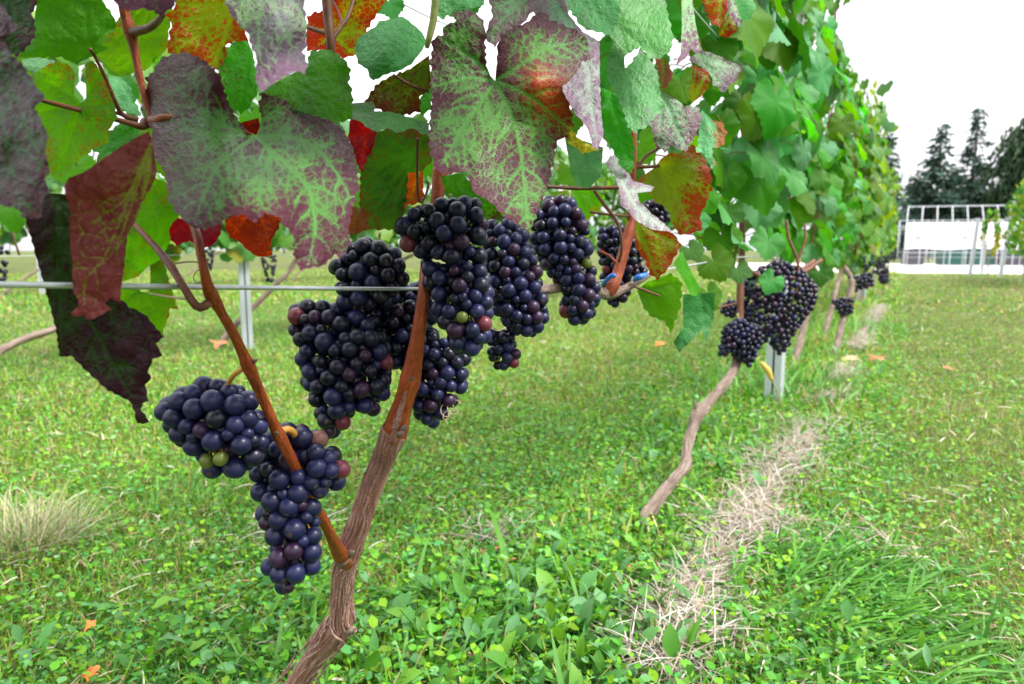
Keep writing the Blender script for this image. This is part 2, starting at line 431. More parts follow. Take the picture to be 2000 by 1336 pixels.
PAL = np.array([[.045, .190, .008], [.085, .275, .010], [.050, .210, .045], [.120, .300, .090], [.150, .300, .008], [.230, .310, .030], [.40, .34, .16], [.32, .21, .11]])
def ground_cols(x, y, n, straw_bias=0.0, dry=(4, 4, 5, 6, 7, 1)):
    t = yellowness(x, y); u = rng.random(n)
    idx = np.where(u < .26, 0, np.where(u < .52, 1, np.where(u < .72, 2, np.where(u < .84, 3, 4))))
    w = rng.random(n)
    idx = np.where(w < t * .76 + straw_bias, rng.choice(list(dry), n), idx)
    return PAL[idx] * (0.55 + 1.05 * rng.random(n))[:, None]
def build_stuff(name, chunks, mat, label):
    V, F, C, k = [], [], [], 0
    for v, f, c, m in chunks:
        V.append(v); F.append(f + k); C.append(np.repeat(c, m, 0)); k += len(v)
    c = np.vstack(C); c = np.column_stack([c, np.ones(len(c))])
    o = bpy.data.objects.new(name, mesh_np(name, np.vstack(V), np.vstack(F), mat, True, {'col': c}))
    return link(o, None, label, None, None, 'stuff')
def clover_layer():
    ch = []
    for cnt, r0, r1, fall, s0 in ((105000, .45, 2.2, .9, .0088), (90000, 2.2, 6.5, 1.7, .0115), (30000, 6.5, 16, 1.7, .026)):
        x, y, r = polar_points(cnt, r0, r1, fall); cnt = len(x)
        sd = straw_dist(x, y); clump = fbm(x * 5, y * 5, 3, 3)
        lane = np.exp(-((x + .42) / .45) ** 2)
        keep = (rng.random(cnt) > np.exp(-(sd / .042) ** 2) * .92) & (rng.random(cnt) < .35 + 1.1 * sstep(.35, .6, clump) + lane * .3)
        keep &= rng.random(cnt) < np.where((x > .02) & (r > .8), .34, .9)
        x, y, r, lane = x[keep], y[keep], r[keep], lane[keep]; n = len(x)
        sc = s0 * (.5 + .85 * rng.random(n) ** 1.5) * (.8 + .5 * fbm(x * 3, y * 3, 5, 2)) * (1 + .35 * lane)
        pos = np.column_stack([x, y, rng.random(n) ** 1.4 * .028 * (1 + .5 * lane) + .003])
        v, f = scatter(OVAL, OVALF, pos, rng.random(n) * 6.3, rng.normal(.18, .38, n), rng.normal(0, .35, n), sc, .55 + .65 * rng.random(n))
        ch.append((v, f, ground_cols(x, y, n, 0.0, (4, 1, 3, 1, 0, 2, 4)), 6))
    return build_stuff('clover', ch, M_GRASS, 'clover and small broad leaved weeds covering the lawn')
def grass_layer():
    ch = []
    for cnt, r0, r1, fall, L, W in ((150000, .45, 2.2, .9, .024, .055), (170000, 2.2, 6.5, 1.6, .028, .080), (75000, 6.5, 18, 1.5, .045, .18)):
        x, y, r = polar_points(cnt, r0, r1, fall); cnt = len(x)
        sd = straw_dist(x, y)
        keep = rng.random(cnt) > np.exp(-(sd / .042) ** 2) * .75
        x, y, r = x[keep], y[keep], r[keep]; n = len(x)
        near = np.exp(-((x + .36) / .28) ** 2)
        ln = L * np.where((x > -.05) & (r > .9), .72, 1.0) * (.5 + rng.random(n)) * (1 + 1.3 * near * rng.random(n) ** 2)
        pos = np.column_stack([x, y, np.zeros(n)])
        v, f = scatter(BLADE, BLADEF, pos, rng.random(n) * 6.3, rng.normal(.75, .38, n), rng.normal(0, .3, n), ln, W * (.6 + .8 * rng.random(n)))
        ch.append((v, f, ground_cols(x, y, n, .06), 7))
    # rank long grass beside the straw strip and below the vines
    for (px, py, cnt, spread, L, lean) in ((1640, 1230, 560, .075, .085, -1.2), (1570, 1120, 420, .05, .080, -1.2), (1680, 1130, 320, .07, .07, -1.1), (1760, 1300, 380, .08, .06, -1.2),
                                          (600, 1310, 110, .06, .08, None), (900, 1330, 110, .09, .09, None), (930, 1180, 16, .05, .13, .3), (1480, 770, 300, .16, .13, None),
                                          (1560, 760, 260, .16, .12, None), (1640, 650, 300, .3, .14, None), (1180, 1060, 120, .12, .08, None), (420, 960, 120, .05, .06, None),
                                          (350, 1000, 100, .05, .06, None), (150, 590, 500, .35, .10, None), (1300, 880, 200, .12, .08, None)):
        c = G(px, py); n = cnt
        x = c[0] + rng.normal(0, spread, n); y = c[1] + rng.normal(0, spread, n)
        yaw = rng.random(n) * 6.3 if lean is None else rng.normal(lean, .55, n)
        v, f = scatter(BLADE, BLADEF, np.column_stack([x, y, np.zeros(n)]), yaw, rng.normal(.75 if lean is None else .40, .25, n), rng.normal(0, .25, n),
                       L * (.45 + .8 * rng.random(n)), .055 * (.7 + .7 * rng.random(n)))
        cc = np.array([[.040, .165, .008], [.075, .240, .012], [.11, .28, .05]])[rng.integers(0, 3, n)] * (.75 + .5 * rng.random(n))[:, None]
        ch.append((v, f, cc, 7))
    return build_stuff('grass', ch, M_GRASS, 'short green and yellowing grass blades of the lawn')
def weed_layer():
    ch = []
    for (px, py, cnt, spread, L) in ((1130, 1240, 260, .12, .060), (1060, 1310, 160, .10, .065), (1210, 1290, 70, .07, .055), (880, 1300, 60, .09, .05), (1180, 1120, 60, .09, .045),
                                     (1690, 1320, 40, .08, .045), (1390, 1310, 26, .06, .04), (1400, 860, 90, .11, .06), (1450, 900, 70, .12, .055), (1380, 940, 60, .1, .05),
                                     (300, 1310, 60, .12, .042), (60, 1290, 60, .12, .045), (1560, 800, 60, .15, .05), (740, 1250, 40, .08, .04), (1240, 1000, 50, .1, .045),
                                     (1620, 720, 60, .25, .06), (1850, 1250, 40, .15, .03)):
        c = G(px, py); n = cnt
        x = c[0] + rng.normal(0, spread, n); y = c[1] + rng.normal(0, spread, n)
        v, f = scatter(LANCE, LANCEF, np.column_stack([x, y, .004 + .03 * rng.random(n)]), rng.random(n) * 6.3, rng.normal(.65, .4, n), rng.normal(0, .3, n),
                       L * .70 * (.4 + .75 * rng.random(n)), .55 + .45 * rng.random(n))
        cc = np.array([[.060, .200, .018], [.075, .235, .050], [.105, .265, .095], [.11, .27, .02]])[rng.integers(0, 4, n)] * (.8 + .4 * rng.random(n))[:, None]
        ch.append((v, f, cc, 11))
    return build_stuff('weeds', ch, M_GRASS, 'lush dark green plantain weeds and dock growing under the vines')
def straw_layer():
    ch = []
    i = (118 * rng.random(15000) ** 1.35).astype(int); base = straw_line[i] + rng.normal(0, 1, (15000, 2)) * (.015 + .018 * rng.random((15000, 1)))
    patch = fbm(base[:, 0] * 6, base[:, 1] * 6, 8, 2) + .12 * rng.random(15000)
    base = base[patch > .47]; n = len(base)
    extra = []
    for (px, py, cnt, sp) in ((970, 1070, 260, .035), (1460, 1040, 700, .05), (1350, 1230, 500, .045), (1530, 930, 500, .06), (1600, 850, 400, .09), (1690, 1090, 120, .05), (560, 1060, 60, .05)):
        c = G(px, py); extra.append(c[:2] + rng.normal(0, sp, (cnt, 2)))
    base = np.vstack([base] + extra); n = len(base)
    v, f = scatter(BLADE, BLADEF, np.column_stack([base, .010 + .025 * rng.random(n)]), rng.normal(.6, 1.1, n), rng.normal(.10, .22, n), rng.normal(0, .4, n),
                   .025 + .055 * rng.random(n) ** 1.5, .016 + .016 * rng.random(n))
    c = np.array([[.33, .285, .225], [.43, .39, .33], [.24, .19, .14], [.36, .28, .21], [.48, .45, .40]])[rng.integers(0, 5, n)] * (.8 + .4 * rng.random(n))[:, None]
    ch.append((v, f, c, 7))
    # thin litter all over the lawn
    x, y, r = polar_points(11000, .5, 7, 1.5); n = len(x)
    v, f = scatter(BLADE, BLADEF, np.column_stack([x, y, .012 + .012 * rng.random(n)]), rng.random(n) * 6.3, rng.normal(.1, .2, n), rng.normal(0, .4, n), (.010 + .030 * rng.random(n) ** 2) * (1 + r * .1), .07 * np.ones(n))
    c = np.array([[.44, .38, .27], [.30, .18, .10], [.55, .52, .42], [.40, .40, .24]])[rng.integers(0, 4, n)]
    ch.append((v, f, c, 7))
    return build_stuff('straw', ch, M_STRAW, 'strip of dry cut straw lying along the foot of the vine row')
clover_layer(); grass_layer(); weed_layer(); straw_layer()

# pale tuft of fine dry grass on the left
def tuft():
    c = G(40, 1075); n = 1300
    a = rng.random(n) * 6.3; rr = rng.random(n) ** .6 * .085
    pos = np.column_stack([c[0] + rr * np.cos(a), c[1] + rr * np.sin(a), np.zeros(n)])
    v, f = scatter(BLADE, BLADEF, pos, a - math.pi / 2 + rng.normal(0, 1.0, n), rng.normal(.75, .4, n), rng.normal(0, .3, n), .045 + .075 * rng.random(n), .014 * np.ones(n))
    u = rng.random(n)[:, None]; cc = np.where(u < .5, [.50, .44, .30], np.where(u < .8, [.22, .27, .07], [.10, .19, .04])) * (.8 + .4 * rng.random((n, 1)))
    c4 = np.column_stack([np.repeat(cc, 7, 0), np.ones(7 * n)])
    thing('grass_tuft', v, f, M_STRAW, 'pale straw coloured tuft of fine long grass standing in the lawn', 'grass tuft', attrs={'col': c4})
tuft()

# ------------------------------------------------------------------ leaves: traced large leaves
def poly_resample(poly, step):
    p = np.asarray(poly, float); q = np.vstack([p, p[:1]]); out = []
    for a, b in zip(q[:-1], q[1:]):
        n = max(1, int(round(np.linalg.norm(b - a) / step)))
        for k in range(n): out.append(a + (b - a) * k / n)
    return np.array(out)
def inside(poly, pts):
    x, y = pts[:, 0], pts[:, 1]; res = np.zeros(len(pts), bool); n = len(poly)
    for i in range(n):
        x1, y1 = poly[i]; x2, y2 = poly[(i + 1) % n]
        c = ((y1 > y) != (y2 > y)) & (x < (x2 - x1) * (y - y1) / (y2 - y1 + 1e-12) + x1); res ^= c
    return res
def seg_dist(pts, a, b):
    ab = b - a; t = np.clip(((pts - a) @ ab) / (ab @ ab + 1e-12), 0, 1)
    return np.linalg.norm(pts - (a + t[:, None] * ab), axis=1), t
def poly_dist(pts, poly):
    d = np.full(len(pts), 1e9); n = len(poly)
    for i in range(n): d = np.minimum(d, seg_dist(pts, poly[i], poly[(i + 1) % n])[0])
    return d
def tps(ctrl, pts):
    c = np.asarray(ctrl, float); n = len(c)
    def U(r): return np.where(r > 0, r * r * np.log(r + 1e-9), 0)
    s = 200.0
    a = c[:, :2] / s; q = pts / s
    K = U(np.linalg.norm(a[:, None] - a[None], axis=-1)) + 1e-4 * np.eye(n)
    Pm = np.column_stack([np.ones(n), a]); A = np.zeros((n + 3, n + 3)); A[:n, :n] = K; A[:n, n:] = Pm; A[n:, :n] = Pm.T
    w = np.linalg.lstsq(A, np.concatenate([c[:, 2], [0, 0, 0]]), rcond=None)[0]
    return U(np.linalg.norm(q[:, None] - a[None], axis=-1)) @ w[:n] + w[n] + q @ w[n + 1:]

#          base colour          spot colour        amt  edge  trans
KIND = {
 'purple': ((.062, .150, .028), (.046, .008, .020), .37, .32, .12),
 'pale':   ((.150, .270, .115), (.085, .022, .058), .42, .30, .10),
 'dark':   ((.014, .050, .006), (.026, .005, .011), .47, .30, .10),
 'russet': ((.130, .140, .015), (.125, .025, .024), .78, .18, .22),
 'green':  ((.034, .185, .008), (.075, .040, .018), .02, .10, .42),
 'lime':   ((.090, .260, .006), (.230, .090, .008), .00, .25, .62),
 'teal':   ((.034, .175, .034), (.090, .045, .060), -.05, .06, .22),
 'paleteal': ((.078, .260, .092), (.130, .080, .110), -.05, .14, .18),
 'red':    ((.380, .022, .005), (.220, .006, .003), .50, .20, .55),
 'fleck':  ((.200, .230, .010), (.270, .022, .005), .40, .22, .50),
 'bronze': ((.075, .120, .012), (.095, .028, .010), .40, .25, .42),
 'silver': ((.235, .265, .245), (.170, .105, .150), .36, .25, .12),  # pale grey base stands in for sky sheen on upturned leaves
 'roughgrey': ((.110, .215, .110), (.095, .045, .065), .30, .40, .15),
}
def hero(parent, name_label, poly, D, kind, J, ends, sx=0.0, sy=-.45, bow=0.0, ctrl=None, step=4.5, teeth=4.6, tp=19.0, relief=1.0, amt_mod=None, wave=1.0):
    base, spot, amt0, edge0, trans = KIND[kind]
    seed = abs(hash((round(J[0]), round(J[1]), len(poly)))) % 97
    pol = poly_resample(poly, max(3.0, step * .9)); m = len(pol)
    # serration: pointed teeth along the margin
    nx = np.roll(pol, -1, 0) - np.roll(pol, 1, 0); nx /= np.linalg.norm(nx, axis=1)[:, None] + 1e-9
    nrm = np.column_stack([nx[:, 1], -nx[:, 0]])
    area = .5 * np.sum(pol[:, 0] * np.roll(pol[:, 1], -1) - np.roll(pol[:, 0], -1) * pol[:, 1])
    if area < 0: nrm = -nrm
    s = np.concatenate([[0], np.cumsum(np.linalg.norm(np.diff(pol, axis=0), axis=1))])
    ph = (s / tp + 1.6 * fbm(s / 60, seed, 0, 2)) % 1.0
    saw = np.where(ph < .7, ph / .7, (1 - ph) / .3) - .5
    fromJ = np.linalg.norm(pol - np.asarray(J), axis=1)
    pol = pol + nrm * (saw * teeth * (.5 + vnoise(s / 22, seed)) * sstep(20, 60, fromJ))[:, None]
    x0, y0 = pol.min(0); x1, y1 = pol.max(0)
    gx, gy = np.meshgrid(np.arange(x0, x1, step), np.arange(y0, y1, step * .87))
    gx = gx + (np.arange(gx.shape[0]) % 2)[:, None] * step * .5
    g = np.column_stack([gx.ravel(), gy.ravel()]); g = g[inside(pol, g)]; g = g[poly_dist(g, pol) > step * .55]
    allp = [Vector(p) for p in np.vstack([pol, g])]
    edges = [(i, (i + 1) % m) for i in range(m)]
    vv, ee, ff, *_ = delaunay_2d_cdt(allp, edges, [], 1, 1e-4)
    p2 = np.array([[q.x, q.y] for q in vv]); tri = np.array([f for f in ff if len(f) == 3])
    used = np.unique(tri); remap = -np.ones(len(p2), int); remap[used] = np.arange(len(used)); p2 = p2[used]; tri = remap[tri]
    # veins
    J = np.asarray(J, float); segs = []
    for e in ends:
        pl = [J] + [np.asarray(q, float) for q in (e if isinstance(e[0], (tuple, list)) else [e])]
        if len(pl) == 2:
            d = pl[1] - pl[0]; pl.insert(1, pl[0] + d * .5 + np.array([-d[1], d[0]]) * (.06 * (vnoise(pl[1][0], seed) - .5)))
        line = catmull(np.column_stack([np.array(pl), np.zeros(len(pl))]), 14)[:, :2]
        L = np.linalg.norm(line[-1] - line[0])
        for k in range(13): segs.append((line[k], line[k + 1], 1.0 - .6 * k / 13, 2.6 - 1.2 * k / 13))
        for k in range(2, 13, 2 if L > 90 else 4):
            d = line[min(k + 1, 13)] - line[k]; d /= np.linalg.norm(d) + 1e-9
            for sg in (-1, 1):
                an = sg * (.85 + .15 * vnoise(k, seed)); dd = np.array([d[0] * math.cos(an) - d[1] * math.sin(an), d[0] * math.sin(an) + d[1] * math.cos(an)])
                ln = L * .36 * (1 - .65 * k / 13); mid = line[k] + dd * ln * .55 ; end = mid + (dd * .75 + d * .45) * ln * .5
                segs.append((line[k], mid, .50, 1.5)); segs.append((mid, end, .34, 1.3))
    vein = np.zeros(len(p2)); groove = np.zeros(len(p2))
    for a, b, st, w in segs:
        d, t = seg_dist(p2, a, b); vein = np.maximum(vein, st * np.exp(-(d / w) ** 2)); groove = np.maximum(groove, st * np.exp(-(d / (w * 2.7)) ** 2))
    ed = poly_dist(p2, pol)
    c = p2.mean(0); dx, dy = p2[:, 0] - c[0], p2[:, 1] - c[1]; ext = max(x1 - x0, y1 - y0)
    if ctrl is not None: dep = tps([(a, b, D * (1 + z * 1.55)) for a, b, z in ctrl], p2)
    else: dep = D * (1 + (sx * dx + sy * dy) / FPX + bow * (dx * dx + dy * dy) / (ext * FPX))
    px = D / FPX
    dep = dep + px * relief * (groove * 6.0 - 7.0 * (fbm(p2[:, 0] / 26, p2[:, 1] / 26, seed, 2) - .5)) + px * wave * 40 * (fbm(p2[:, 0] / 85, p2[:, 1] / 85, seed + 3, 2) - .5) \
        + px * wave * 9 * np.exp(-ed / 12) * (vnoise(p2[:, 0] / 18, p2[:, 1] / 18, seed) - .3)
    w3 = P(p2[:, 0], p2[:, 1], dep)
    amt = amt0 + .14 - .26 * groove + edge0 * np.exp(-ed / 22) + .75 * (fbm(p2[:, 0] / 48, p2[:, 1] / 48, seed, 3) - .5)
    colr = np.tile(np.array(base), (len(p2), 1)) * (.82 + .36 * fbm(p2[:, 0] / 40, p2[:, 1] / 40, seed + 9, 2))[:, None]
    spc = np.tile(np.array(spot), (len(p2), 1))
    if amt_mod is not None: amt, colr, spc = amt_mod(p2, amt, colr, spc, ed)
    one = np.ones(len(p2))
    luv = np.column_stack([p2[:, 0] * px, p2[:, 1] * px, one * (seed * .37)])
    attrs = {'col': np.column_stack([colr, one]), 'spot': np.column_stack([spc, one]),
             'data': np.column_stack([np.clip(amt, 0, 1.5), vein, one * trans]), 'luv': luv}
    return part('leaf', w3, tri, M_LEAF, parent, True, attrs, name_label)

# vine nearest the camera
base1 = G(545, 1410)
VINE1 = root('grapevine', (base1[0], base1[1], 0), 'nearest grapevine with bare slanting trunk, orange cane and large purple mottled leaves', 'grapevine', 'grapevines of the near row')

def L(label, poly, D, kind, J, ends, **kw): return hero(VINE1, label, poly, D, kind, J, ends, **kw)

def big_left_mod(p, amt, col, spc, ed):
    left = sstep(470, 330, p[:, 0] + .25 * (p[:, 1] - 200))
    amt = amt + .10 * left
    col = col * (1 - .35 * left)[:, None]  # shade on the downturned left lobe, put into the leaf colour
    return amt, col, spc
L('broad leaf mottled purple and pale green over the wire', [(308,121),(318,112),(340,105),(364,102),(398,117),(415,132),(429,146),(436,168),(447,202),(460,227),(478,249),(490,263),(500,266),(507,250),(511,232),(505,205),(511,182),(541,189),(575,205),(606,217),(636,229),(666,249),(686,280),(696,320),(701,364),(693,391),(685,425),(680,453),(685,477),(666,504),(654,497),(630,520),(610,522),(587,528),(578,513),(572,490),(572,456),(556,444),(544,422),(534,421),(517,415),(503,432),(493,434),(479,420),(460,420),(443,427),(426,439),(400,449),(375,443),(360,432),(345,415),(330,395),(326,360),(320,333),(303,310),(290,286),(300,259),(288,240),(296,222),(280,209),(274,199),(290,168),(283,153),(300,140)],
  .37, 'purple', (500,265), [[(448,303),(412,346),(378,440)],[(532,294),(577,339),(604,370),(615,449),(600,522)],[(568,269),(615,288),(663,346),(690,400)],[(520,228),(560,206)],[(450,250),(390,215),(318,135)],[(420,262),(345,240),(288,205)],[(528,300),(512,340),(503,400)]],
  ctrl=[(500,265,.06),(640,250,.14),(690,370,.04),(600,520,-.10),(480,425,-.12),(380,440,-.10),(330,330,.02),(290,200,.14),(350,110,.06),(420,160,.0),(560,360,-.06),(440,330,-.07)], step=3.6, amt_mod=big_left_mod)
def far_left_mod(p, amt, col, spc, ed): return amt, col, spc
L('dark purple leaf with toothed edge at the far left', [(0,3),(18,30),(37,56),(20,66),(7,79),(20,104),(44,125),(61,152),(78,176),(89,192),(67,209),(81,236),(94,263),(88,296),(98,334),(88,350),(96,374),(81,394),(83,423),(71,428),(44,424),(34,408),(0,401),(-60,380),(-90,250),(-60,100),(-30,20)],
  .285, 'dark', (-40,60), [(40,415),(90,340),(85,190),(0,395)], sx=-.5, sy=-.35, step=4.2, amt_mod=lambda p,a,c,s,e:(a,c,s))
L('folded russet leaf with yellow veins hanging behind the wire', [(125,362),(135,347),(162,337),(192,317),(236,286),(270,266),(290,256),(297,270),(303,313),(307,337),(300,357),(276,398),(266,428),(249,460),(242,525),(236,568),(236,592),(216,582),(204,592),(218,604),(211,608),(182,623),(168,624),(165,616),(146,619),(138,611),(151,601),(153,585),(144,573),(141,544),(141,508),(137,484),(137,455),(137,414),(133,395),(127,380)],
  .315, 'russet', (296,275), [[(287,360),(252,450),(215,500),(168,545),(165,600)],[(240,395),(190,390),(140,395)],[(268,420),(215,412),(140,420)],[(230,475),(200,462),(140,455)],[(200,510),(172,503),(142,497)]], sx=.5, sy=.15, step=4.0, teeth=1.5)
L('dark purple leaf hanging lowest at the left with saw teeth', [(49,425),(62,385),(90,376),(130,380),(200,385),(232,420),(228,500),(232,580),(254,601),(273,608),(288,619),(303,638),(320,657),(305,672),(318,694),(299,702),(288,728),(297,739),(284,750),(290,784),(277,788),(277,803),(285,812),(292,826),(268,828),(262,803),(254,784),(210,762),(168,724),(138,694),(120,698),(116,694),(109,642),(94,586),(71,503)],
  .345, 'dark', (110,385), [[(150,560),(210,690),(270,800)],[(190,500),(260,610),(305,672)],[(115,560),(120,690)],[(200,450),(232,560)]], sx=.35, sy=.10, step=4.0, teeth=2.5, amt_mod=lambda p,a,c,s,e:(a-.25*np.exp(-((p[:,0]-120)/60)**2-((p[:,1]-480)/120)**2),c,s))
L('yellow green leaf lit from behind between cane and russet leaf', [(300,345),(330,360),(348,399),(350,421),(330,445),(333,470),(314,507),(290,520),(270,540),(232,552),(236,480),(258,436),(280,390)], .40, 'lime', (290,530), [(300,350),(340,400),(325,480),(240,500)], sx=.2, sy=.2, teeth=2)
L('yellow leaf lit from behind with orange rim under the wire', [(293,520),(314,507),(326,530),(333,560),(348,605),(333,601),(329,620),(320,642),(318,657),(300,645),(270,610),(232,596),(226,560),(250,552),(268,556),(275,570),(290,571),(294,545)], .405, 'lime', (275,560), [(335,600),(316,650),(325,530),(240,590)], sx=.2, sy=.2, teeth=3)
L('yellow green leaf with open sinus lit from behind at upper left', [(67,144),(90,128),(112,119),(135,126),(146,144),(145,186),(159,202),(168,191),(168,146),(164,128),(180,117),(191,130),(207,162),(222,202),(229,229),(220,243),(213,254),(213,278),(193,287),(180,292),(173,301),(165,303),(118,347),(98,337),(79,280),(71,232),(66,215),(64,170)], .43, 'lime', (159,203), [(75,150),(72,220),(115,340),(200,280),(222,210),(195,140)], sx=-.2, sy=.25, teeth=3)
L('mid green leaf seen from below at the top left', [(60,-30),(190,-30),(205,10),(215,20),(225,40),(228,52),(215,65),(195,75),(186,86),(208,92),(206,99),(190,105),(176,112),(150,125),(120,112),(80,112),(35,112),(45,95),(70,75),(66,40),(72,10)], .41, 'green', (176,95), [(70,80),(90,20),(160,-20),(222,45),(150,122),(95,110)], sx=.2, sy=.4, teeth=3, amt_mod=lambda p,a,c,s,e:(a*0,c*1.15,s))
L('bright green leaf lit from behind beside the upright cane', [(228,40),(250,20),(290,-10),(335,-20),(337,30),(330,60),(325,100),(300,115),(290,135),(270,140),(240,150),(215,135),(190,107),(205,80)], .47, 'lime', (300,-10), [(210,100),(245,145),(300,112),(328,70)], sx=.1, sy=.3, teeth=3)
L('brownish dark green leaf in the top left corner', [(-30,-30),(65,-30),(72,10),(62,25),(68,45),(70,70),(55,90),(35,110),(20,106),(-10,80),(-30,20)], .36, 'dark', (20,-20), [(35,105),(68,60),(-20,60)], sx=-.2, sy=.3, amt_mod=lambda p,a,c,s,e:(a-.25,c*1.2,s*1.5))
L('purple leaf underside cut by the top of the picture', [(205,-40),(350,-40),(342,10),(325,24),(316,33),(300,22),(280,17),(262,20),(250,21),(228,10)], .32, 'purple', (280,-40), [(240,10),(315,30)], sx=0, sy=-.4, amt_mod=lambda p,a,c,s,e:(a+.3,c,s*1.5))
L('yellow leaf thickly flecked with red at the top', [(322,30),(342,15),(340,-30),(440,-30),(460,30),(480,62),(484,80),(455,82),(440,90),(445,105),(432,130),(418,135),(400,122),(370,108),(340,108),(326,100),(332,60),(335,42)], .43, 'fleck', (460,10), [(330,45),(340,100),(420,128),(350,10)], sx=.1, sy=.25)
L('pale silvery purple leaf hanging from the top', [(437,0),(451,27),(467,50),(484,64),(491,94),(501,111),(500,135),(500,158),(508,178),(518,175),(535,162),(558,148),(582,138),(595,145),(602,126),(592,101),(599,88),(599,50),(594,0),(590,-40),(420,-40)],
  .335, 'pale', (520,-40), [[(545,40),(590,130)],[(505,60),(512,170)],[(470,20),(480,60)],[(585,20),(600,80)]], ctrl=[(430,-30,.10),(590,-30,.16),(480,60,.02),(560,60,-.03),(600,90,.03),(510,170,-.14),(590,140,-.08)], step=3.8, amt_mod=lambda p,a,c,s,e:(a+.35*sstep(60,170,p[:,1]),c,s))
L('green leaf with faint purple patches behind the silvery leaf', [(478,64),(496,110),(503,180),(485,214),(470,222),(447,204),(436,165),(426,140),(440,95),(460,80)], .44, 'green', (490,70), [(440,150),(470,215),(495,180)], sy=-.2, amt_mod=lambda p,a,c,s,e:(a+.05,c*1.25,s))
L('plain green leaf above the broad mottled leaf', [(505,185),(530,165),(560,150),(600,128),(605,100),(640,96),(660,105),(672,115),(685,135),(682,160),(688,180),(690,215),(686,234),(660,240),(636,232),(575,215),(530,200)], .445, 'green', (560,150), [(685,140),(688,225),(600,220),(640,100)], sx=-.1, sy=-.5, amt_mod=lambda p,a,c,s,e:(a,c*1.25,s))
L('orange red flecked leaf lit from behind at the top centre', [(600,32),(612,25),(640,20),(650,-30),(770,-30),(745,15),(718,55),(712,90),(692,108),(670,114),(640,98),(600,100),(597,70),(601,45)], .52, 'fleck', (655,70), [(700,-20),(715,60),(690,105),(602,45),(610,95),(640,22)], sx=.1, sy=.2, amt_mod=lambda p,a,c,s,e:(a+.45*np.exp(-((p[:,0]-625)/35)**2),c*1.2,s*1.3))
L('blue green cupped leaf beside the pale shoot', [(690,94),(703,71),(734,51),(740,42),(777,34),(787,32),(811,51),(825,64),(833,81),(825,98),(804,125),(781,138),(754,145),(730,158),(723,152),(717,135),(700,125),(696,111)], .47, 'teal', (830,85), [(695,100),(740,50),(735,150),(785,36)], sx=-.3, sy=-.7, bow=1.0, teeth=2)
L('bronze green leaf lit from behind', [(712,198),(735,165),(760,150),(800,135),(838,108),(842,170),(820,190),(822,217),(780,228),(740,214)], .50, 'bronze', (835,120), [(720,195),(780,222),(820,205)], sy=.2)
L('blue green leaf seen almost edge on', [(686,202),(729,198),(733,209),(731,217),(767,219),(816,234),(838,241),(838,259),(827,264),(807,250),(776,260),(758,250),(735,258),(713,247),(706,236),(684,232)], .475, 'teal', (690,215), [(835,250),(770,250),(720,235)], sx=.1, sy=-1.6, teeth=2, wave=.4)
L('deep red leaf glowing behind the broad mottled leaf', [(684,230),(705,238),(718,248),(736,258),(730,285),(722,300),(712,320),(706,337),(698,322),(692,305),(688,290),(680,270)], .50, 'red', (720,250), [(705,330),(685,270)], sy=.1)
L('dark green and bronze leaf behind the grapes', [(724,263),(762,248),(807,248),(842,263),(844,315),(822,335),(796,337),(796,378),(787,425),(778,447),(751,449),(715,447),(704,416),(702,393),(704,342),(713,301),(729,283)], .52, 'bronze', (808,300), [[(760,320),(710,360)],[(775,350),(720,440)],[(785,370),(765,445)],(735,268),(835,260)], sx=.1, sy=.15, amt_mod=lambda p,a,c,s,e:(a-.16,c*np.array([.45,.85,.8]),s))
L('brown withered leaf edge behind the grapes', [(680,402),(716,408),(716,450),(690,458),(676,458)], .51, 'bronze', (700,400), [(690,455),(710,450)], sy=.1, amt_mod=lambda p,a,c,s,e:(a+.5,c*1.5,s*2.0))
L('orange strip of leaf lit from behind', [(793,340),(826,330),(828,395),(800,400),(788,410)], .54, 'fleck', (822,330), [(800,400)], sy=.1, amt_mod=lambda p,a,c,s,e:(a+.25,c*.8,s*1.2))
def big_mid_mod(p, amt, col, spc, ed):
    red = np.exp(-((p[:, 0] - 1068) / 52) ** 2 - ((p[:, 1] - 190 - (p[:, 0] - 1068) * .5) / 50) ** 2)
    yel = sstep(1085, 1130, p[:, 0]) * sstep(235, 262, p[:, 1])
    spc = spc * (1 - red[:, None]) + np.array([.30, .022, .010]) * red[:, None]
    amt = amt + .18 * red - .5 * yel
    col = col * (1 - yel[:, None]) + np.array([.42, .34, .02]) * yel[:, None]
    col = col * (1 - .5 * red[:, None]) + np.array([.24, .24, .03]) * .5 * red[:, None]
    return amt, col, spc
L('largest centre leaf mottled purple and green with a red flank', [(884,24),(915,19),(935,30),(947,47),(948,84),(950,128),(958,148),(967,158),(970,125),(972,84),(982,67),(1002,54),(1029,44),(1049,25),(1066,24),(1073,37),(1096,47),(1130,61),(1147,77),(1159,108),(1150,128),(1154,152),(1130,172),(1127,189),(1113,202),(1117,222),(1120,259),(1137,276),(1174,293),(1137,300),(1103,270),(1093,270),(1086,286),(1083,303),(1073,357),(1059,387),(1043,435),(1032,452),(1016,441),(989,425),(968,404),(948,387),(931,381),(921,364),(915,347),(915,334),(891,337),(874,340),(851,334),(840,293),(837,270),(840,229),(844,185),(840,162),(844,138),(837,125),(844,101),(844,77),(864,67),(867,51),(891,40)],
  .45, 'purple', (967,159), [[(931,212),(905,250),(862,325)],[(995,215),(1015,286),(1032,445)],[(1020,180),(1056,204),(1090,234),(1165,291)],[(1019,125),(1070,94),(1145,80)],[(915,152),(845,170)],[(930,118),(895,90),(885,30)]],
  ctrl=[(967,159,.05),(890,40,.05),(845,200,.02),(860,330,-.05),(960,280,-.03),(1030,445,-.08),(1075,340,.02),(1090,250,.05),(1040,160,.0),(1060,30,.07),(1155,120,.05),(1170,292,-.01)], step=3.6, amt_mod=big_mid_mod)
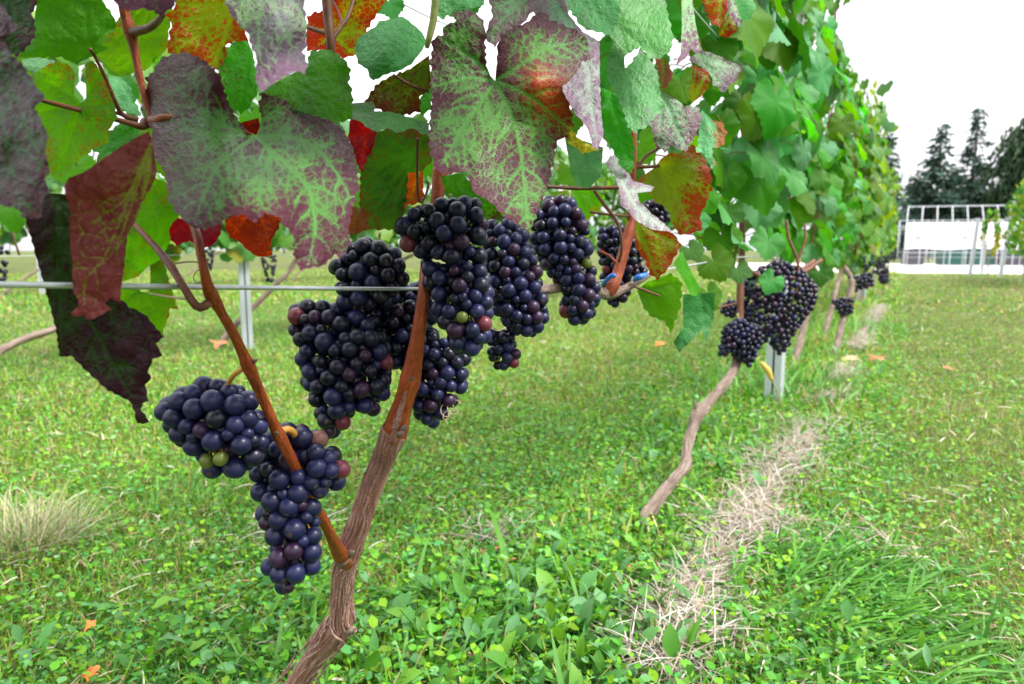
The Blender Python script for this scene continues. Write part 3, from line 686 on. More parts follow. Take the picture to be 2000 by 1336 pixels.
L('silvery leaf turned edge to the light right of the largest leaf', [(1030,-30),(1100,-20),(1110,27),(1137,61),(1171,81),(1172,162),(1174,219),(1179,263),(1167,293),(1157,286),(1150,256),(1137,236),(1123,222),(1100,180),(1080,90),(1040,20)], .48, 'silver', (1080,0), [[(1140,100),(1165,285)],(1170,150),(1105,170)], sx=.2, sy=-.9, teeth=1.5, amt_mod=lambda p,a,c,s,e:(a,c*np.array([.75,.95,.8])*0+c*(1-sstep(120,40,p[:,1])[:,None]*np.array([.5,.15,.35])),s))
L('grey purple leaf showing through the notch of the largest leaf', [(950,-30),(1048,-30),(1042,20),(1022,46),(992,62),(966,92),(948,76),(953,50),(962,30)], .50, 'roughgrey', (1040,-20), [(955,70),(960,20)], sy=-.5, amt_mod=lambda p,a,c,s,e:(a+.1,c,s*1.3))
L('pale blue green leaf at the top above the silvery leaf', [(1095,-40),(1215,-40),(1210,30),(1195,70),(1172,64),(1140,56),(1118,28),(1100,0)], .56, 'paleteal', (1150,-30), [(1180,60),(1120,30),(1205,20)], sy=-.6)
L('pale green broad leaf at the top right of the nearest vine', [(1170,-30),(1295,-30),(1303,20),(1312,60),(1316,75),(1310,100),(1285,116),(1270,113),(1250,92),(1222,107),(1200,85),(1185,60),(1175,20)], .57, 'paleteal', (1205,45), [(1300,-10),(1312,70),(1275,108),(1225,100),(1250,-20)], sx=.1, sy=-.6, amt_mod=lambda p,a,c,s,e:(a,c*np.array([.95,1,.75]),s))
L('pale blue green heart shaped leaf right of the silvery leaf', [(1194,91),(1211,67),(1221,88),(1219,135),(1234,125),(1251,94),(1265,104),(1285,142),(1288,175),(1298,209),(1285,222),(1268,243),(1241,259),(1227,249),(1217,216),(1201,182),(1187,155),(1184,128)], .58, 'paleteal', (1220,136), [(1290,215),(1241,255),(1200,175),(1258,108),(1190,110)], sx=.2, sy=-.7)
L('grey green blistered leaf with browned edge', [(1285,175),(1308,182),(1335,206),(1366,209),(1371,236),(1359,263),(1339,297),(1312,286),(1298,297),(1278,283),(1275,256),(1268,243),(1285,222),(1298,206)], .62, 'roughgrey', (1295,185), [(1365,215),(1340,290),(1285,280)], sx=.1, sy=-.4, relief=1.6)
L('three cornered grey green leaf with purple corner', [(1345,115),(1369,98),(1393,104),(1450,131),(1440,152),(1413,182),(1393,165),(1386,142),(1359,125)], .70, 'roughgrey', (1360,105), [(1445,135),(1412,178)], sx=.1, sy=-.6, amt_mod=lambda p,a,c,s,e:(a+.4*sstep(1390,1440,p[:,0])-.2,c*1.15,s))
L('narrow purple leaf folded lengthwise at the top', [(1330,-20),(1350,-20),(1359,50),(1371,98),(1359,104),(1348,95),(1342,111),(1318,130),(1329,104),(1332,50)], .66, 'pale', (1340,-20), [(1365,98),(1325,122)], sx=.8, sy=-.5, teeth=1, amt_mod=lambda p,a,c,s,e:(a+.3*sstep(40,110,p[:,1]),c,s))
L('orange flecked leaf at the top by the wire', [(1366,-20),(1423,-20),(1420,27),(1406,54),(1390,44),(1378,20)], .70, 'fleck', (1410,-20), [(1405,50),(1375,5)], sy=.1, amt_mod=lambda p,a,c,s,e:(a+.15,c,s*1.2))
L('yellow brown curled leaf end', [(1402,70),(1410,50),(1424,25),(1436,45),(1440,60),(1420,74)], .70, 'fleck', (1430,30), [(1405,68),(1435,58)], sy=.1)
L('purple curled leaf rim', [(1420,-20),(1432,-20),(1442,25),(1450,42),(1444,54),(1432,40),(1422,22)], .69, 'pale', (1425,-20), [(1445,48)], sy=-.4, teeth=1)
L('small orange brown leaf by the cane', [(1352,128),(1386,138),(1384,170),(1372,186),(1350,203),(1345,180),(1352,150)], .72, 'fleck', (1352,195), [(1384,142),(1360,132)], sy=.1)
L('narrow red brown leaf sliver', [(1278,112),(1295,108),(1305,125),(1315,145),(1306,165),(1292,178),(1288,150)], .68, 'bronze', (1295,110), [(1294,175)], sx=.5, sy=.2, amt_mod=lambda p,a,c,s,e:(a+.2,c*1.5,s*2))
L('pale leaf with an orange corner above the flecked leaf', [(1362,225),(1372,215),(1392,235),(1410,238),(1420,258),(1412,285),(1390,290),(1395,310),(1400,322),(1390,330),(1375,302),(1360,298),(1366,260)], .71, 'paleteal', (1370,220), [(1415,270),(1370,295)], sx=.2, sy=-.4, amt_mod=lambda p,a,c,s,e:(a+.9*sstep(1385,1412,p[:,0]),c,s*0+np.array([.20,.05,.012])))
L('large yellow green leaf freckled rusty red on one side', [(1245,350),(1278,328),(1290,311),(1307,299),(1328,299),(1352,281),(1376,311),(1388,335),(1391,368),(1379,398),(1367,422),(1373,448),(1349,457),(1328,459),(1313,440),(1304,410),(1278,392),(1262,374)], .74, 'fleck', (1289,324), [(1372,320),(1388,370),(1350,450),(1315,435),(1262,365)], sx=.1, sy=.2, amt_mod=lambda p,a,c,s,e:(a-.30+.34*sstep(1300,1370,p[:,0]),c*np.array([.75,.95,.9]),s*np.array([.9,1.8,1.2])))
L('white curled leaf in front of the spur', [(1197,276),(1206,287),(1218,320),(1236,353),(1278,365),(1272,374),(1245,377),(1248,392),(1272,416),(1298,437),(1319,457),(1304,452),(1272,448),(1242,431),(1227,413),(1212,401),(1209,368),(1200,341),(1182,320),(1191,305),(1200,302)], .69, 'silver', (1225,375), [[(1250,410),(1318,457)],[(1205,330),(1198,280)],(1276,368)], sx=.1, sy=-.9, teeth=1.2, wave=.6)
L('rusty red and green leaf hanging point down below the white leaf', [(1242,431),(1272,449),(1313,453),(1331,478),(1319,500),(1304,526),(1283,547),(1269,535),(1260,511),(1242,484),(1238,458)], .70, 'fleck', (1243,436), [(1328,480),(1283,543),(1252,495)], sx=.1, sy=.2, amt_mod=lambda p,a,c,s,e:(a+.1+.25*np.exp(-e/10),c*np.array([.75,.85,.8]),s*.75))
L('yellow green leaf lit from behind below the wire', [(1244,567),(1262,552),(1311,534),(1332,552),(1330,597),(1311,650),(1296,627),(1274,620),(1259,605)], .76, 'lime', (1250,565), [(1325,550),(1311,645),(1280,615)], sy=.2, amt_mod=lambda p,a,c,s,e:(a*.5,c*np.array([.75,.95,1.2]),s))
L('folded pale green leaf with light rim', [(1315,515),(1332,490),(1349,530),(1369,564),(1360,578),(1349,577),(1335,548)], .77, 'lime', (1330,494), [(1358,572)], sx=.7, sy=-.2, teeth=1, amt_mod=lambda p,a,c,s,e:(a*.3,c*np.array([.9,1,2]),s))
L('dark green lobed leaf hanging lowest over the lawn', [(1334,575),(1375,573),(1396,571),(1394,620),(1379,669),(1370,642),(1356,660),(1326,688),(1315,669),(1334,639)], .82, 'teal', (1365,572), [(1330,675),(1378,655),(1340,600)], sx=.4, sy=.2, teeth=1.5, amt_mod=lambda p,a,c,s,e:(a*0,c*.75,s))
L('pale blurred green leaf hanging behind the silvery leaf', [(1103,268),(1140,275),(1178,288),(1174,344),(1150,368),(1125,364),(1114,329)], .60, 'paleteal', (1140,265), [(1145,362),(1172,330)], sy=-.1, teeth=1)
L('green leaf behind the silvery and heart shaped leaves', [(1172,170),(1200,180),(1232,252),(1240,290),(1236,340),(1215,330),(1190,280),(1175,230)], .70, 'green', (1190,180), [(1230,320),(1185,250)], sy=.1)
L('small green leaf under the largest leaf', [(1070,375),(1110,372),(1150,372),(1180,380),(1180,400),(1150,430),(1110,415)], .80, 'lime', (1120,372), [(1150,425),(1178,390)], sy=.1)
L('green leaf under the largest centre leaf', [(860,345),(900,338),(960,395),(985,425),(940,430),(880,400)], .56, 'green', (880,345), [(960,420),(900,400)], sy=.15, amt_mod=lambda p,a,c,s,e:(a+.25*sstep(385,420,p[:,1]),c*1.2,s))
L('red leaf glowing below the broad mottled leaf', [(439,420),(460,412),(500,425),(520,410),(549,425),(545,445),(532,465),(528,480),(532,500),(505,502),(485,490),(465,470),(450,465),(440,445)], .46, 'red', (500,400), [(530,498),(455,460),(545,430)], sy=.15, teeth=2.5)
L('red leaf behind the bare cane', [(326,445),(345,425),(400,440),(435,430),(432,455),(420,475),(395,488),(370,470),(345,480),(330,465)], .47, 'red', (385,430), [(330,460),(425,470)], sy=.15, teeth=2.5, amt_mod=lambda p,a,c,s,e:(a+.2,c*.7,s*.8))
L('small dark red leaf seen through the notch of the broad leaf', [(470,240),(505,230),(510,252),(500,264),(480,255)], .44, 'red', (505,232), [(475,250)], sy=.1, amt_mod=lambda p,a,c,s,e:(a+.3,c*.5,s*.6))
L('small blue green leaf at far upper left', [(42,116),(75,112),(105,118),(108,132),(92,146),(65,142),(44,132)], .52, 'paleteal', (50,120), [(105,128)], sy=-.6)
L('blue green leaf behind the fork of the cane', [(212,148),(235,150),(255,170),(272,215),(276,228),(250,222),(228,200),(214,175)], .56, 'paleteal', (225,150), [(272,222),(235,205)], sx=.2, sy=-.5)
L('deep green leaf behind the russet leaf', [(180,292),(215,255),(245,232),(275,255),(270,275),(232,290),(200,305)], .50, 'green', (270,250), [(190,292)], sy=-.2, amt_mod=lambda p,a,c,s,e:(a*0,c*.8,s))
L('pale green leaf at the top behind the shoot', [(850,-30),(950,-30),(945,10),(920,18),(885,22),(862,40),(850,20)], .55, 'paleteal', (940,-20), [(860,30),(900,15)], sy=-.5)
L('thin green leaf tip against the sky', [(835,130),(846,165),(842,215),(822,225),(815,205),(828,180)], .56, 'green', (838,130), [(825,215)], sy=.2)

# ------------------------------------------------------------------ wood of the nearest vine
def wood(parent, name, pts, mat, n=None, nseg=14, label=None, **kw):
    v, f, rv = pxtube(pts, n, nseg, **kw)
    return part(name, v, f, mat, parent, True, {'ridge': rv}, label)
b1d = float((base1 - CAM) @ FWD)
wood(VINE1, 'trunk', [(535,1420,b1d*.995,46),(560,1370,b1d*.96,44),(591,1320,.685,44),(627,1266,.665,43),(656,1234,.655,52),(666,1212,.65,45),(667,1170,.64,42),(672,1110,.625,44),(684,1070,.615,46),(702,1020,.605,42),(722,965,.595,42),(744,905,.585,44),(764,858,.575,52),(772,842,.572,54)],
     M_BARK, 300, 110, 'bare trunk with fibrous stripped bark', ridge=.26, ridge_f=11, seed=1, knob=.14)
wood(VINE1, 'upper_trunk', [(766,856,.574,50),(774,835,.571,50),(782,806,.565,42),(793,770,.558,38),(801,742,.552,41),(808,708,.546,34),(816,660,.54,29),(822,615,.535,25),(828,565,.535,22),(832,520,.56,22),(842,450,.60,24),(855,380,.60,26),(858,330,.60,26)], M_CANE, 160, 32, 'smooth orange upper trunk', ridge=.07, ridge_f=4, seed=2, knob=.06)
wood(VINE1, 'bark_flap', [(766,858,.566,16),(778,815,.558,15),(790,775,.550,8),(796,752,.546,3)], M_BARK, 60, 14, None, ridge=.5, ridge_f=4, seed=5, knob=.4)
wood(VINE1, 'cane', [(678,1100,.617,30),(671,1090,.606,32),(661,1077,.590,29),(648,1050,.560,21.3),(630,1014,.535,21.3),(607,985,.515,25.8),(600,962,.505,21.3),(585,928,.490,19.8),(563,885,.472,21.3),(546,852,.462,25.8),(536,832,.456,21.3),(515,782,.440,19.8),(497,742,.428,21.3),(485,714,.420,27.4),(474,690,.414,20.5),(455,650,.400,19.0),(432,610,.386,19.0),(414,578,.376,27.4),(405,556,.368,21.3),(396,515,.362,16.7),(385,462,.37,16.7),(375,430,.39,16.0),(352,360,.42,15.2),(320,270,.44,15.2),(300,238,.45,16.7),(285,195,.452,13.7),(273,150,.452,13.7),(262,95,.45,16.7),(254,60,.448,24.3),(244,25,.445,19.8),(235,-30,.44,18.2)],
     M_CANE, 240, 28, 'long orange brown cane rising from the trunk', ridge=.12, ridge_f=5, seed=3, knob=.05)
for pts, mat, lab in (
    ([(406,592,.372,18),(392,601,.368,18),(378,592,.366,17),(362,566,.366,15),(345,538,.37,15),(329,513,.375,17),(300,478,.385,13),(262,438,.40,11),(250,420,.41,9)], M_CANE_DARK, 'brown side shoot'),
    ([(258,62,.448,20),(272,60,.44,18),(292,54,.43,15),(308,42,.42,13),(318,28,.40,11)], M_CANE_DARK, None),
    ([(285,240,.45,22),(276,247,.445,15),(240,237,.44,11),(180,221,.435,10),(120,206,.42,10),(79,195,.40,9),(40,180,.36,8)], M_CANE_DARK, None),
    ([(270,236,.45,14),(240,224,.445,10),(228,205,.44,8),(205,150,.43,7),(185,110,.42,6),(176,96,.412,7)], M_CANE_DARK, None),
    ([(262,232,.45,10),(232,222,.445,7),(195,212,.44,6),(172,206,.435,5),(160,202,.432,5)], M_CANE_DARK, None),
    ([(300,240,.45,26),(312,236,.44,22),(330,228,.42,12),(420,240,.40,8),(490,262,.395,6)], M_CANE, None),
    ([(636,-30,.50,22),(641,30,.50,20),(646,98,.50,18),(640,180,.52,16),(600,300,.54,15)], M_CANE_DARK, 'dark upright cane at the top'),
    ([(650,75,.50,10),(668,50,.505,8),(682,28,.51,8),(696,-20,.52,8)], M_CANE_DARK, None),
    ([(640,66,.50,8),(620,60,.505,8),(598,52,.51,8)], M_CANE_DARK, None),
    ([(668,50,.505,6),(664,30,.51,5),(650,0,.515,5)], M_CANE_DARK, None),
    ([(816,270,.49,6),(815,330,.50,5),(818,390,.51,6),(830,385,.515,5),(838,358,.52,5)], M_CANE_DARK, None),
    ([(838,178,.5,8),(815,172,.5,7),(790,160,.5,6),(768,146,.5,5)], M_CANE_DARK, None),
    ([(866,340,.60,8),(900,365,.60,7),(935,385,.61,6)], M_CANE_DARK, None),
    ([(1236,255,.74,13),(1238,300,.74,13),(1236,345,.74,12),(1230,400,.75,12),(1232,440,.75,14)], M_CANE, 'orange cane above the spur'),
    ([(1236,430,.75,16),(1228,455,.745,22),(1216,500,.74,22),(1206,535,.735,22),(1196,560,.73,26),(1186,574,.73,24)], M_CANE, 'stout orange spur tied to the wire'),
    ([(1060,364,.72,7),(1130,368,.73,8),(1180,367,.74,8),(1236,366,.74,8)], M_CANE_DARK, None),
    ([(1160,372,.72,7),(1180,400,.72,7),(1200,425,.715,7),(1212,455,.71,7),(1214,490,.71,6),(1208,512,.715,6)], M_CANE_DARK, None),
    ([(1152,414,.74,5),(1200,420,.74,5),(1232,422,.75,5)], M_CANE_DARK, None),
    ([(1242,330,.74,7),(1262,305,.74,6),(1285,290,.74,6),(1300,275,.73,5)], M_CANE_DARK, None),
    ([(1240,326,.74,8),(1265,326,.74,7),(1289,324,.74,6)], M_CANE_DARK, None),
    ([(1170,490,.74,5),(1190,500,.735,5),(1206,516,.735,6)], M_CANE, None),
    ([(1240,560,.75,5),(1262,568,.755,5),(1288,578,.76,4)], M_CANE_DARK, None)):
    wood(VINE1, 'shoot' if lab else 'petiole', pts, mat, 40, 10, lab, ridge=.06, ridge_f=3, seed=len(pts), knob=.08)
wood(VINE1, 'pale_shoot', [(846,-40,.46,17),(850,0,.46,16),(846,40,.46,15),(838,75,.46,12),(834,92,.465,9)], M_GSTALK, 40, 12, 'pale yellow green young shoot', ridge=.1, knob=.2)
wood(VINE1, 'cordon', [(830,560,.545,20),(880,566,.57,20),(960,570,.61,18),(1040,569,.65,18),(1100,562,.68,18),(1150,566,.71,20),(1186,574,.73,22),(1215,566,.75,16),(1250,548,.775,12),(1268,537,.79,9)], M_BARK_GREY, 160, 24, 'brown arm tied along the wire', ridge=.3, ridge_f=5, seed=8, knob=.25)
def strips(spec, parent, cnt, seed, mat):
    lr = np.random.default_rng(seed); pts = np.asarray(spec, float); w = P(pts[:, 0], pts[:, 1], pts[:, 2]); r = pts[:, 3] * .5 * pts[:, 2] / FPX
    q = catmull(np.column_stack([w, r]), 200); tg = np.gradient(q[:, :3], axis=0); tg /= np.linalg.norm(tg, axis=1)[:, None]
    out = []
    for k in range(cnt):
        i0 = lr.integers(0, 150); ln = lr.integers(14, 46); seg = slice(i0, min(200, i0 + ln)); a = lr.random() * 6.28
        n1 = np.cross(tg[seg], [.3, .2, .93]); n1 /= np.linalg.norm(n1, axis=1)[:, None]; n2 = np.cross(tg[seg], n1)
        t = np.linspace(-1, 1, len(n1)); aa = a + t * lr.normal(0, .18)
        off = q[seg, 3] * (1.0 + .06 * lr.random() + lr.choice([.02, .05, .30], p=[.55, .35, .10]) * np.abs(t) ** 3)
        path = q[seg, :3] + off[:, None] * (np.cos(aa)[:, None] * n1 + np.sin(aa)[:, None] * n2)
        out.append(tube(path, (.0005 + .0007 * lr.random()) * (1.02 - t * t) + .00015, 5, seed=k))
    v, f, rv = join(out); part('bark_strip', v, f, mat, parent, attrs={'ridge': np.clip(rv + lr.normal(0, .12, len(rv)) * 0 + .08, 0, 1)}, label='loose fibrous bark strips', kind='stuff')
strips([(556,1370,b1d*.96,62),(590,1320,.685,62),(625,1270,.665,58),(655,1236,.655,62),(666,1215,.65,54),(667,1170,.64,42),(672,1110,.625,44),(684,1070,.615,46),(702,1020,.605,42),(722,965,.595,42),(744,905,.585,44),(764,858,.575,50)], VINE1, 70, 4, M_BARK)
def spiral(c, r, turns, n=50, drop=0.01, tilt=0.5):
    t = np.linspace(0, 1, n); a = t * turns * 2 * math.pi
    rr = r * (1 - .6 * t)
    return np.array(c) + np.outer(np.cos(a) * rr, RGT) + np.outer(np.sin(a) * rr, UPV * math.cos(tilt) + FWD * math.sin(tilt)) + np.outer(t * drop, -UPV)
tend = [pxtube([(292,573,.385,4),(330,580,.38,5),(366,584,.372,6)], 20, 6), pxtube([(335,516,.376,4),(360,512,.38,3.5),(385,512,.385,3),(392,518,.386,3)], 20, 6)]
sp = spiral(P(388, 530, .386), .0035, 1.6); tend.append(tube(sp, np.full(len(sp), .0004), 6))
tend.append(pxtube([(940,624,.60,2.6),(955,638,.59,2.6),(972,646,.585,2.4),(988,640,.585,2.2)], 20, 6))
for c in ((872, 795), (885, 790)):
    sp = spiral(P(*c, .585), .006, 1.8); tend.append(tube(sp, np.full(len(sp), .0004), 6))
v, f, _ = join(tend); part('tendril', v, f, M_TENDRIL, VINE1, label='thin curled dry tendrils', kind='stuff')
nodes = []
for (x, y, d, w) in ((496,706,.418,9),(600,1000,.512,8),(538,848,.452,8),(801,742,.545,10),(682,1234,.64,16),(640,1222,.645,10),(664,1102,.602,24),(680,1084,.600,16),(658,1098,.604,14),(778,850,.556,14),(786,838,.556,12)):
    r = w * .5 * d / FPX; nodes.append(tube(np.array([P(x, y, d), P(x + w * .4, y - w * .3, d - .002), P(x + w * .8, y - w * .5, d - .003)]), np.array([r, r * .8, r * .2]), 8, ridge=.4, knob=.5, seed=x))
v, f, rv = join(nodes); part('bud', v, f, M_BARK_GREY, VINE1, attrs={'ridge': rv}, label='dry buds and pruning scars', kind='stuff')

# ------------------------------------------------------------------ grapes
def sphere(nu=18, nv=11):
    th = np.linspace(0, math.pi, nv + 1)[1:-1]; ph = np.linspace(0, 2 * math.pi, nu, endpoint=False)
    T, Ph = np.meshgrid(th, ph, indexing='ij')
    v = np.stack([np.sin(T) * np.cos(Ph), np.sin(T) * np.sin(Ph), np.cos(T)], -1).reshape(-1, 3)
    k = len(v); v = np.vstack([v, [0, 0, 1], [0, 0, -1]]); j = np.arange(nu); jn = (j + 1) % nu
    q = [np.stack([r * nu + j, (r + 1) * nu + j, (r + 1) * nu + jn, r * nu + jn], -1) for r in range(nv - 2)]
    t1 = np.stack([np.full(nu, k), j, jn], -1); o = (nv - 2) * nu; t2 = np.stack([np.full(nu, k + 1), o + jn, o + j], -1)
    return v, [np.vstack([t1, t2]), np.vstack(q)]
SV, SF = sphere(); SV_S, SF_S = sphere(10, 7)
GM = {k: mesh_np('grape', SV, SF, m) for k, m in (('blue', G_BLUE), ('black', G_BLACK), ('purple', G_PURPLE), ('red', G_RED), ('green', G_GREEN), ('amber', G_AMBER))}
GMS = {k: mesh_np('grape_small', SV_S, SF_S, m) for k, m in (('blue', G_BLUE), ('black', G_BLACK), ('purple', G_PURPLE), ('red', G_RED))}
def pack(poly, D, bpx, tries=9000, thick=1.0, seed=0, limit=150):
    bpx = bpx * .93
    lr = np.random.default_rng(seed); poly = np.asarray(poly, float)
    x0, y0 = poly.min(0); x1, y1 = poly.max(0); rad = bpx / 2
    c = np.column_stack([x0 + lr.random(tries) * (x1 - x0), y0 + lr.random(tries) * (y1 - y0)])
    c = c[inside(poly, c)]; d = poly_dist(c, poly)
    k = d > rad * .72; c, d = c[k], d[k] - rad * .6
    Rm = max(np.percentile(d, 92), 4)
    h = np.sqrt(np.clip(d * (2 * Rm - np.minimum(d, Rm)), 1, None)) * .95 * thick
    u = lr.random(len(c)); z = np.where(u < .62, -h, np.where(u < .85, h * (lr.random(len(c)) * 2 - 1), h))
    pts = np.column_stack([c, z])
    order = np.argsort(np.where(u < .62, 0, 1), kind='stable')
    out = []; sz = []
    for i in order:
        s = rad * lr.choice([1.0, 1.08, .95, .9, .8, .62], p=[.3, .2, .24, .14, .08, .04]); p = pts[i]
        if out:
            q = np.array(out); dd = np.linalg.norm(q - p, axis=1)
            if (dd < (np.array(sz) + s) * .80).any(): continue
        out.append(p); sz.append(s)
        if len(out) >= limit: break
    return np.array(out), np.array(sz)
def cluster(label, poly, D, bpx, stalk=None, group='grape clusters on the nearest vine', seed=0, mix=None, special=(), small=False, limit=180, thick=1.0, stalk_mat=None):
    pts, sz = pack(poly, D, bpx, seed=seed, limit=limit, thick=thick)
    pl = np.asarray(poly, float); top = pl[pl[:, 1].argmin()]
    s0 = stalk[0] if stalk else (top[0], top[1] - 6, D, 6)
    rt = root('grape_cluster', P(s0[0], s0[1], s0[2]), label, 'grapes', group)
    b = np.array(rt.location)
    keys, pr = zip(*(mix or {'blue': .62, 'black': .22, 'purple': .13, 'red': .02, 'green': .01}).items())
    lr = np.random.default_rng(seed + 50); ms = GMS if small else GM
    ks = list(lr.choice(keys, len(pts), p=np.array(pr) / sum(pr)))
    for (x, y, k) in special:
        dd = np.hypot(pts[:, 0] - x, pts[:, 1] - y) + np.where(pts[:, 2] < 0, 0, 60); ks[int(dd.argmin())] = k
    for p, s, k in zip(pts, sz, ks):
        d = D + p[2] * D / FPX
        w = P(p[0], p[1], d)
        o = bpy.data.objects.new('grape', ms.get(k, ms['blue'])); r = s * D / FPX * (.72 if k == 'green' else 1)
        o.location = w - b
        o.scale = (r * lr.uniform(.97, 1.02), r * lr.uniform(.97, 1.02), r * lr.uniform(.98, 1.06))
        o.rotation_euler = (lr.normal(0, .7), lr.normal(0, .7), lr.random() * 6)
        link(o, rt)
    # stalk and branching stem through the bunch
    cx = pl.mean(0); bot = pl[pl[:, 1].argmax()]
    st = list(stalk or [s0]) + [((top[0] + cx[0]) / 2, (top[1] * .6 + cx[1] * .4), D, 6), (cx[0], cx[1], D, 5), (bot[0], bot[1] - bpx * .7, D, 3)]
    parts = [pxtube(st, 40, 8)]
    for k in range(0, len(pts), 2):
        q = pts[k]; a = P(*(cx * .5 + q[:2] * .5 + [0, -4]), D); e = P(q[0], q[1], D + q[2] * D / FPX)
        parts.append(tube(np.array([a, e]), np.array([.0008, .0007]), 5))
    v, f, _ = join([(a, b2) for a, b2, *_ in parts])
    part('stalk', v, f, stalk_mat or M_GSTALK, rt, kind=None)
    return rt
cluster('rounded blue cluster lowest left beside the orange cane', [(306,800),(340,758),(395,738),(440,742),(492,762),(516,800),(522,850),(534,890),(505,908),(478,924),(440,940),(400,928),(376,890),(340,860),(310,835)], .455, 42,
        [(484,716,.42,11),(468,724,.425,11),(452,738,.435,10),(440,760,.45,9)], seed=1, special=((466,853,'red'),(410,886,'green'),(437,886,'green')), mix={'blue': .9, 'black': .06, 'purple': .04}, limit=130, stalk_mat=M_STALK)
cluster('long blue cluster hanging behind the orange cane, lowest of all', [(528,838),(580,822),(640,848),(684,915),(664,962),(622,972),(634,1050),(624,1110),(604,1142),(560,1164),(510,1125),(518,1060),(496,990),(488,930),(500,880)], .50, 41,
        [(546,846,.468,13),(560,838,.472,14),(574,846,.48,14),(578,862,.49,12)], seed=2, special=((668,926,'red'),(618,862,'amber'),(553,1137,'purple'),(582,1088,'purple'),(552,1102,'purple')), mix={'blue': .86, 'black': .08, 'purple': .06}, limit=165, stalk_mat=M_STALK)
cluster('wide dark cluster left of the upright trunk', [(560,600),(620,582),(680,598),(745,618),(768,700),(758,780),(725,825),(694,800),(674,852),(640,866),(612,815),(588,745),(566,660)], .58, 35,
        [(690,580,.58,9),(684,590,.58,8),(690,610,.58,6)], seed=3, special=((578,615,'red'),(748,705,'red'),(640,855,'purple'),(667,842,'red')), mix={'blue': .5, 'black': .42, 'purple': .08}, stalk_mat=M_STALK)
cluster('dark cluster crossing above the wire', [(640,520),(690,466),(742,460),(792,498),(800,550),(775,580),(762,604),(660,604)], .575, 36, seed=4, mix={'blue': .25, 'black': .7, 'purple': .05}, limit=110)
cluster('nearly black cluster in the shade behind the upright trunk', [(676,575),(760,560),(850,548),(862,700),(812,742),(748,712),(700,640)], .615, 34, seed=5, mix={'blue': .2, 'black': .75, 'purple': .05}, limit=110)
cluster('largest cluster with a broad shoulder at the centre', [(768,440),(800,402),(880,384),(940,386),(954,440),(948,500),(964,570),(966,645),(944,694),(886,694),(856,640),(828,560),(818,505),(786,485)], .535, 35, seed=6,
        special=((912,620,'green'),(952,645,'red'),(790,468,'red'),(875,443,'purple')), mix={'blue': .60, 'black': .27, 'purple': .13}, limit=170)
cluster('narrow dark cluster under the largest cluster', [(826,640),(912,680),(922,740),(892,792),(850,840),(806,812),(800,755),(818,700)], .60, 30, seed=7, mix={'blue': .5, 'black': .4, 'purple': .1}, limit=100)
cluster('blue cluster right of the largest cluster under the centre leaf', [(942,440),(990,416),(1032,458),(1062,540),(1074,620),(1048,664),(1000,654),(960,604),(944,520)], .62, 29, seed=8, special=((1052,612,'purple'),), mix={'blue': .74, 'black': .13, 'purple': .13}, limit=165)
cluster('small tail cluster ending in one red berry', [(950,640),(1000,645),(1018,690),(1012,722),(968,724),(950,690)], .63, 24, seed=9, special=((1003,708,'red'),), mix={'blue': .6, 'black': .3, 'purple': .1}, limit=40)
cluster('tall dark cluster between the centre leaf and the spur', [(1034,420),(1075,381),(1112,378),(1154,430),(1158,500),(1174,570),(1164,618),(1125,642),(1092,608),(1098,565),(1056,522),(1032,470)], .68, 28, seed=10, special=((1112,606,'red'),(1153,515,'green')), mix={'blue': .62, 'black': .23, 'purple': .15}, limit=150)
cluster('smaller cluster behind the orange spur', [(1162,450),(1200,434),(1238,450),(1258,500),(1268,535),(1234,548),(1228,594),(1195,604),(1175,580),(1172,530)], .80, 20, seed=11, special=((1186,528,'red'),(1222,528,'red')), mix={'blue': .5, 'black': .35, 'purple': .15}, limit=120)
cluster('few berries showing above the white curled leaf', [(1252,395),(1285,384),(1308,395),(1310,440),(1285,445),(1255,420)], .80, 18, seed=12, mix={'blue': .5, 'black': .15, 'purple': .35}, limit=40)
g2 = 'grape clusters on the second vine'
cluster('broad purple black cluster hanging in front of the steel post', [(1450,545),(1480,522),(1512,508),(1562,515),(1598,562),(1592,602),(1572,628),(1556,652),(1542,678),(1522,700),(1508,676),(1490,668),(1470,680),(1460,652),(1446,640)], 1.72, 14, seed=13, group=g2, mix={'black': .45, 'purple': .35, 'blue': .2}, small=True, limit=290, thick=.7)
cluster('small dark cluster across the second trunk', [(1410,640),(1440,618),(1488,638),(1494,668),(1480,692),(1463,726),(1446,704),(1425,694),(1400,702),(1404,668)], 1.58, 13, seed=14, group=g2, mix={'black': .6, 'purple': .15, 'blue': .25}, small=True, limit=170, thick=.8)
cluster('little dark cluster left of the second trunk', [(1402,600),(1425,584),(1452,590),(1450,618),(1415,622)], 1.64, 13, seed=15, group=g2, mix={'black': .7, 'purple': .1, 'blue': .2}, small=True, limit=60)
g3 = 'grape clusters further along the row'
for poly, D, b, sd, lab in (([(1620,584),(1668,578),(1668,612),(1640,620)], 3.3, 9, 16, 'low dark cluster on the third vine'), ([(1650,542),(1704,528),(1708,560),(1668,572)], 3.5, 9, 17, 'dark cluster on the third vine above the low one'),
                            ([(1712,530),(1736,524),(1738,552),(1718,558)], 5.8, 7, 18, 'farthest small dark cluster along the row')):
    cluster(lab, poly, D, b, seed=sd, group=g3, mix={'black': .6, 'purple': .2, 'blue': .2}, small=True, limit=45, thick=.7)

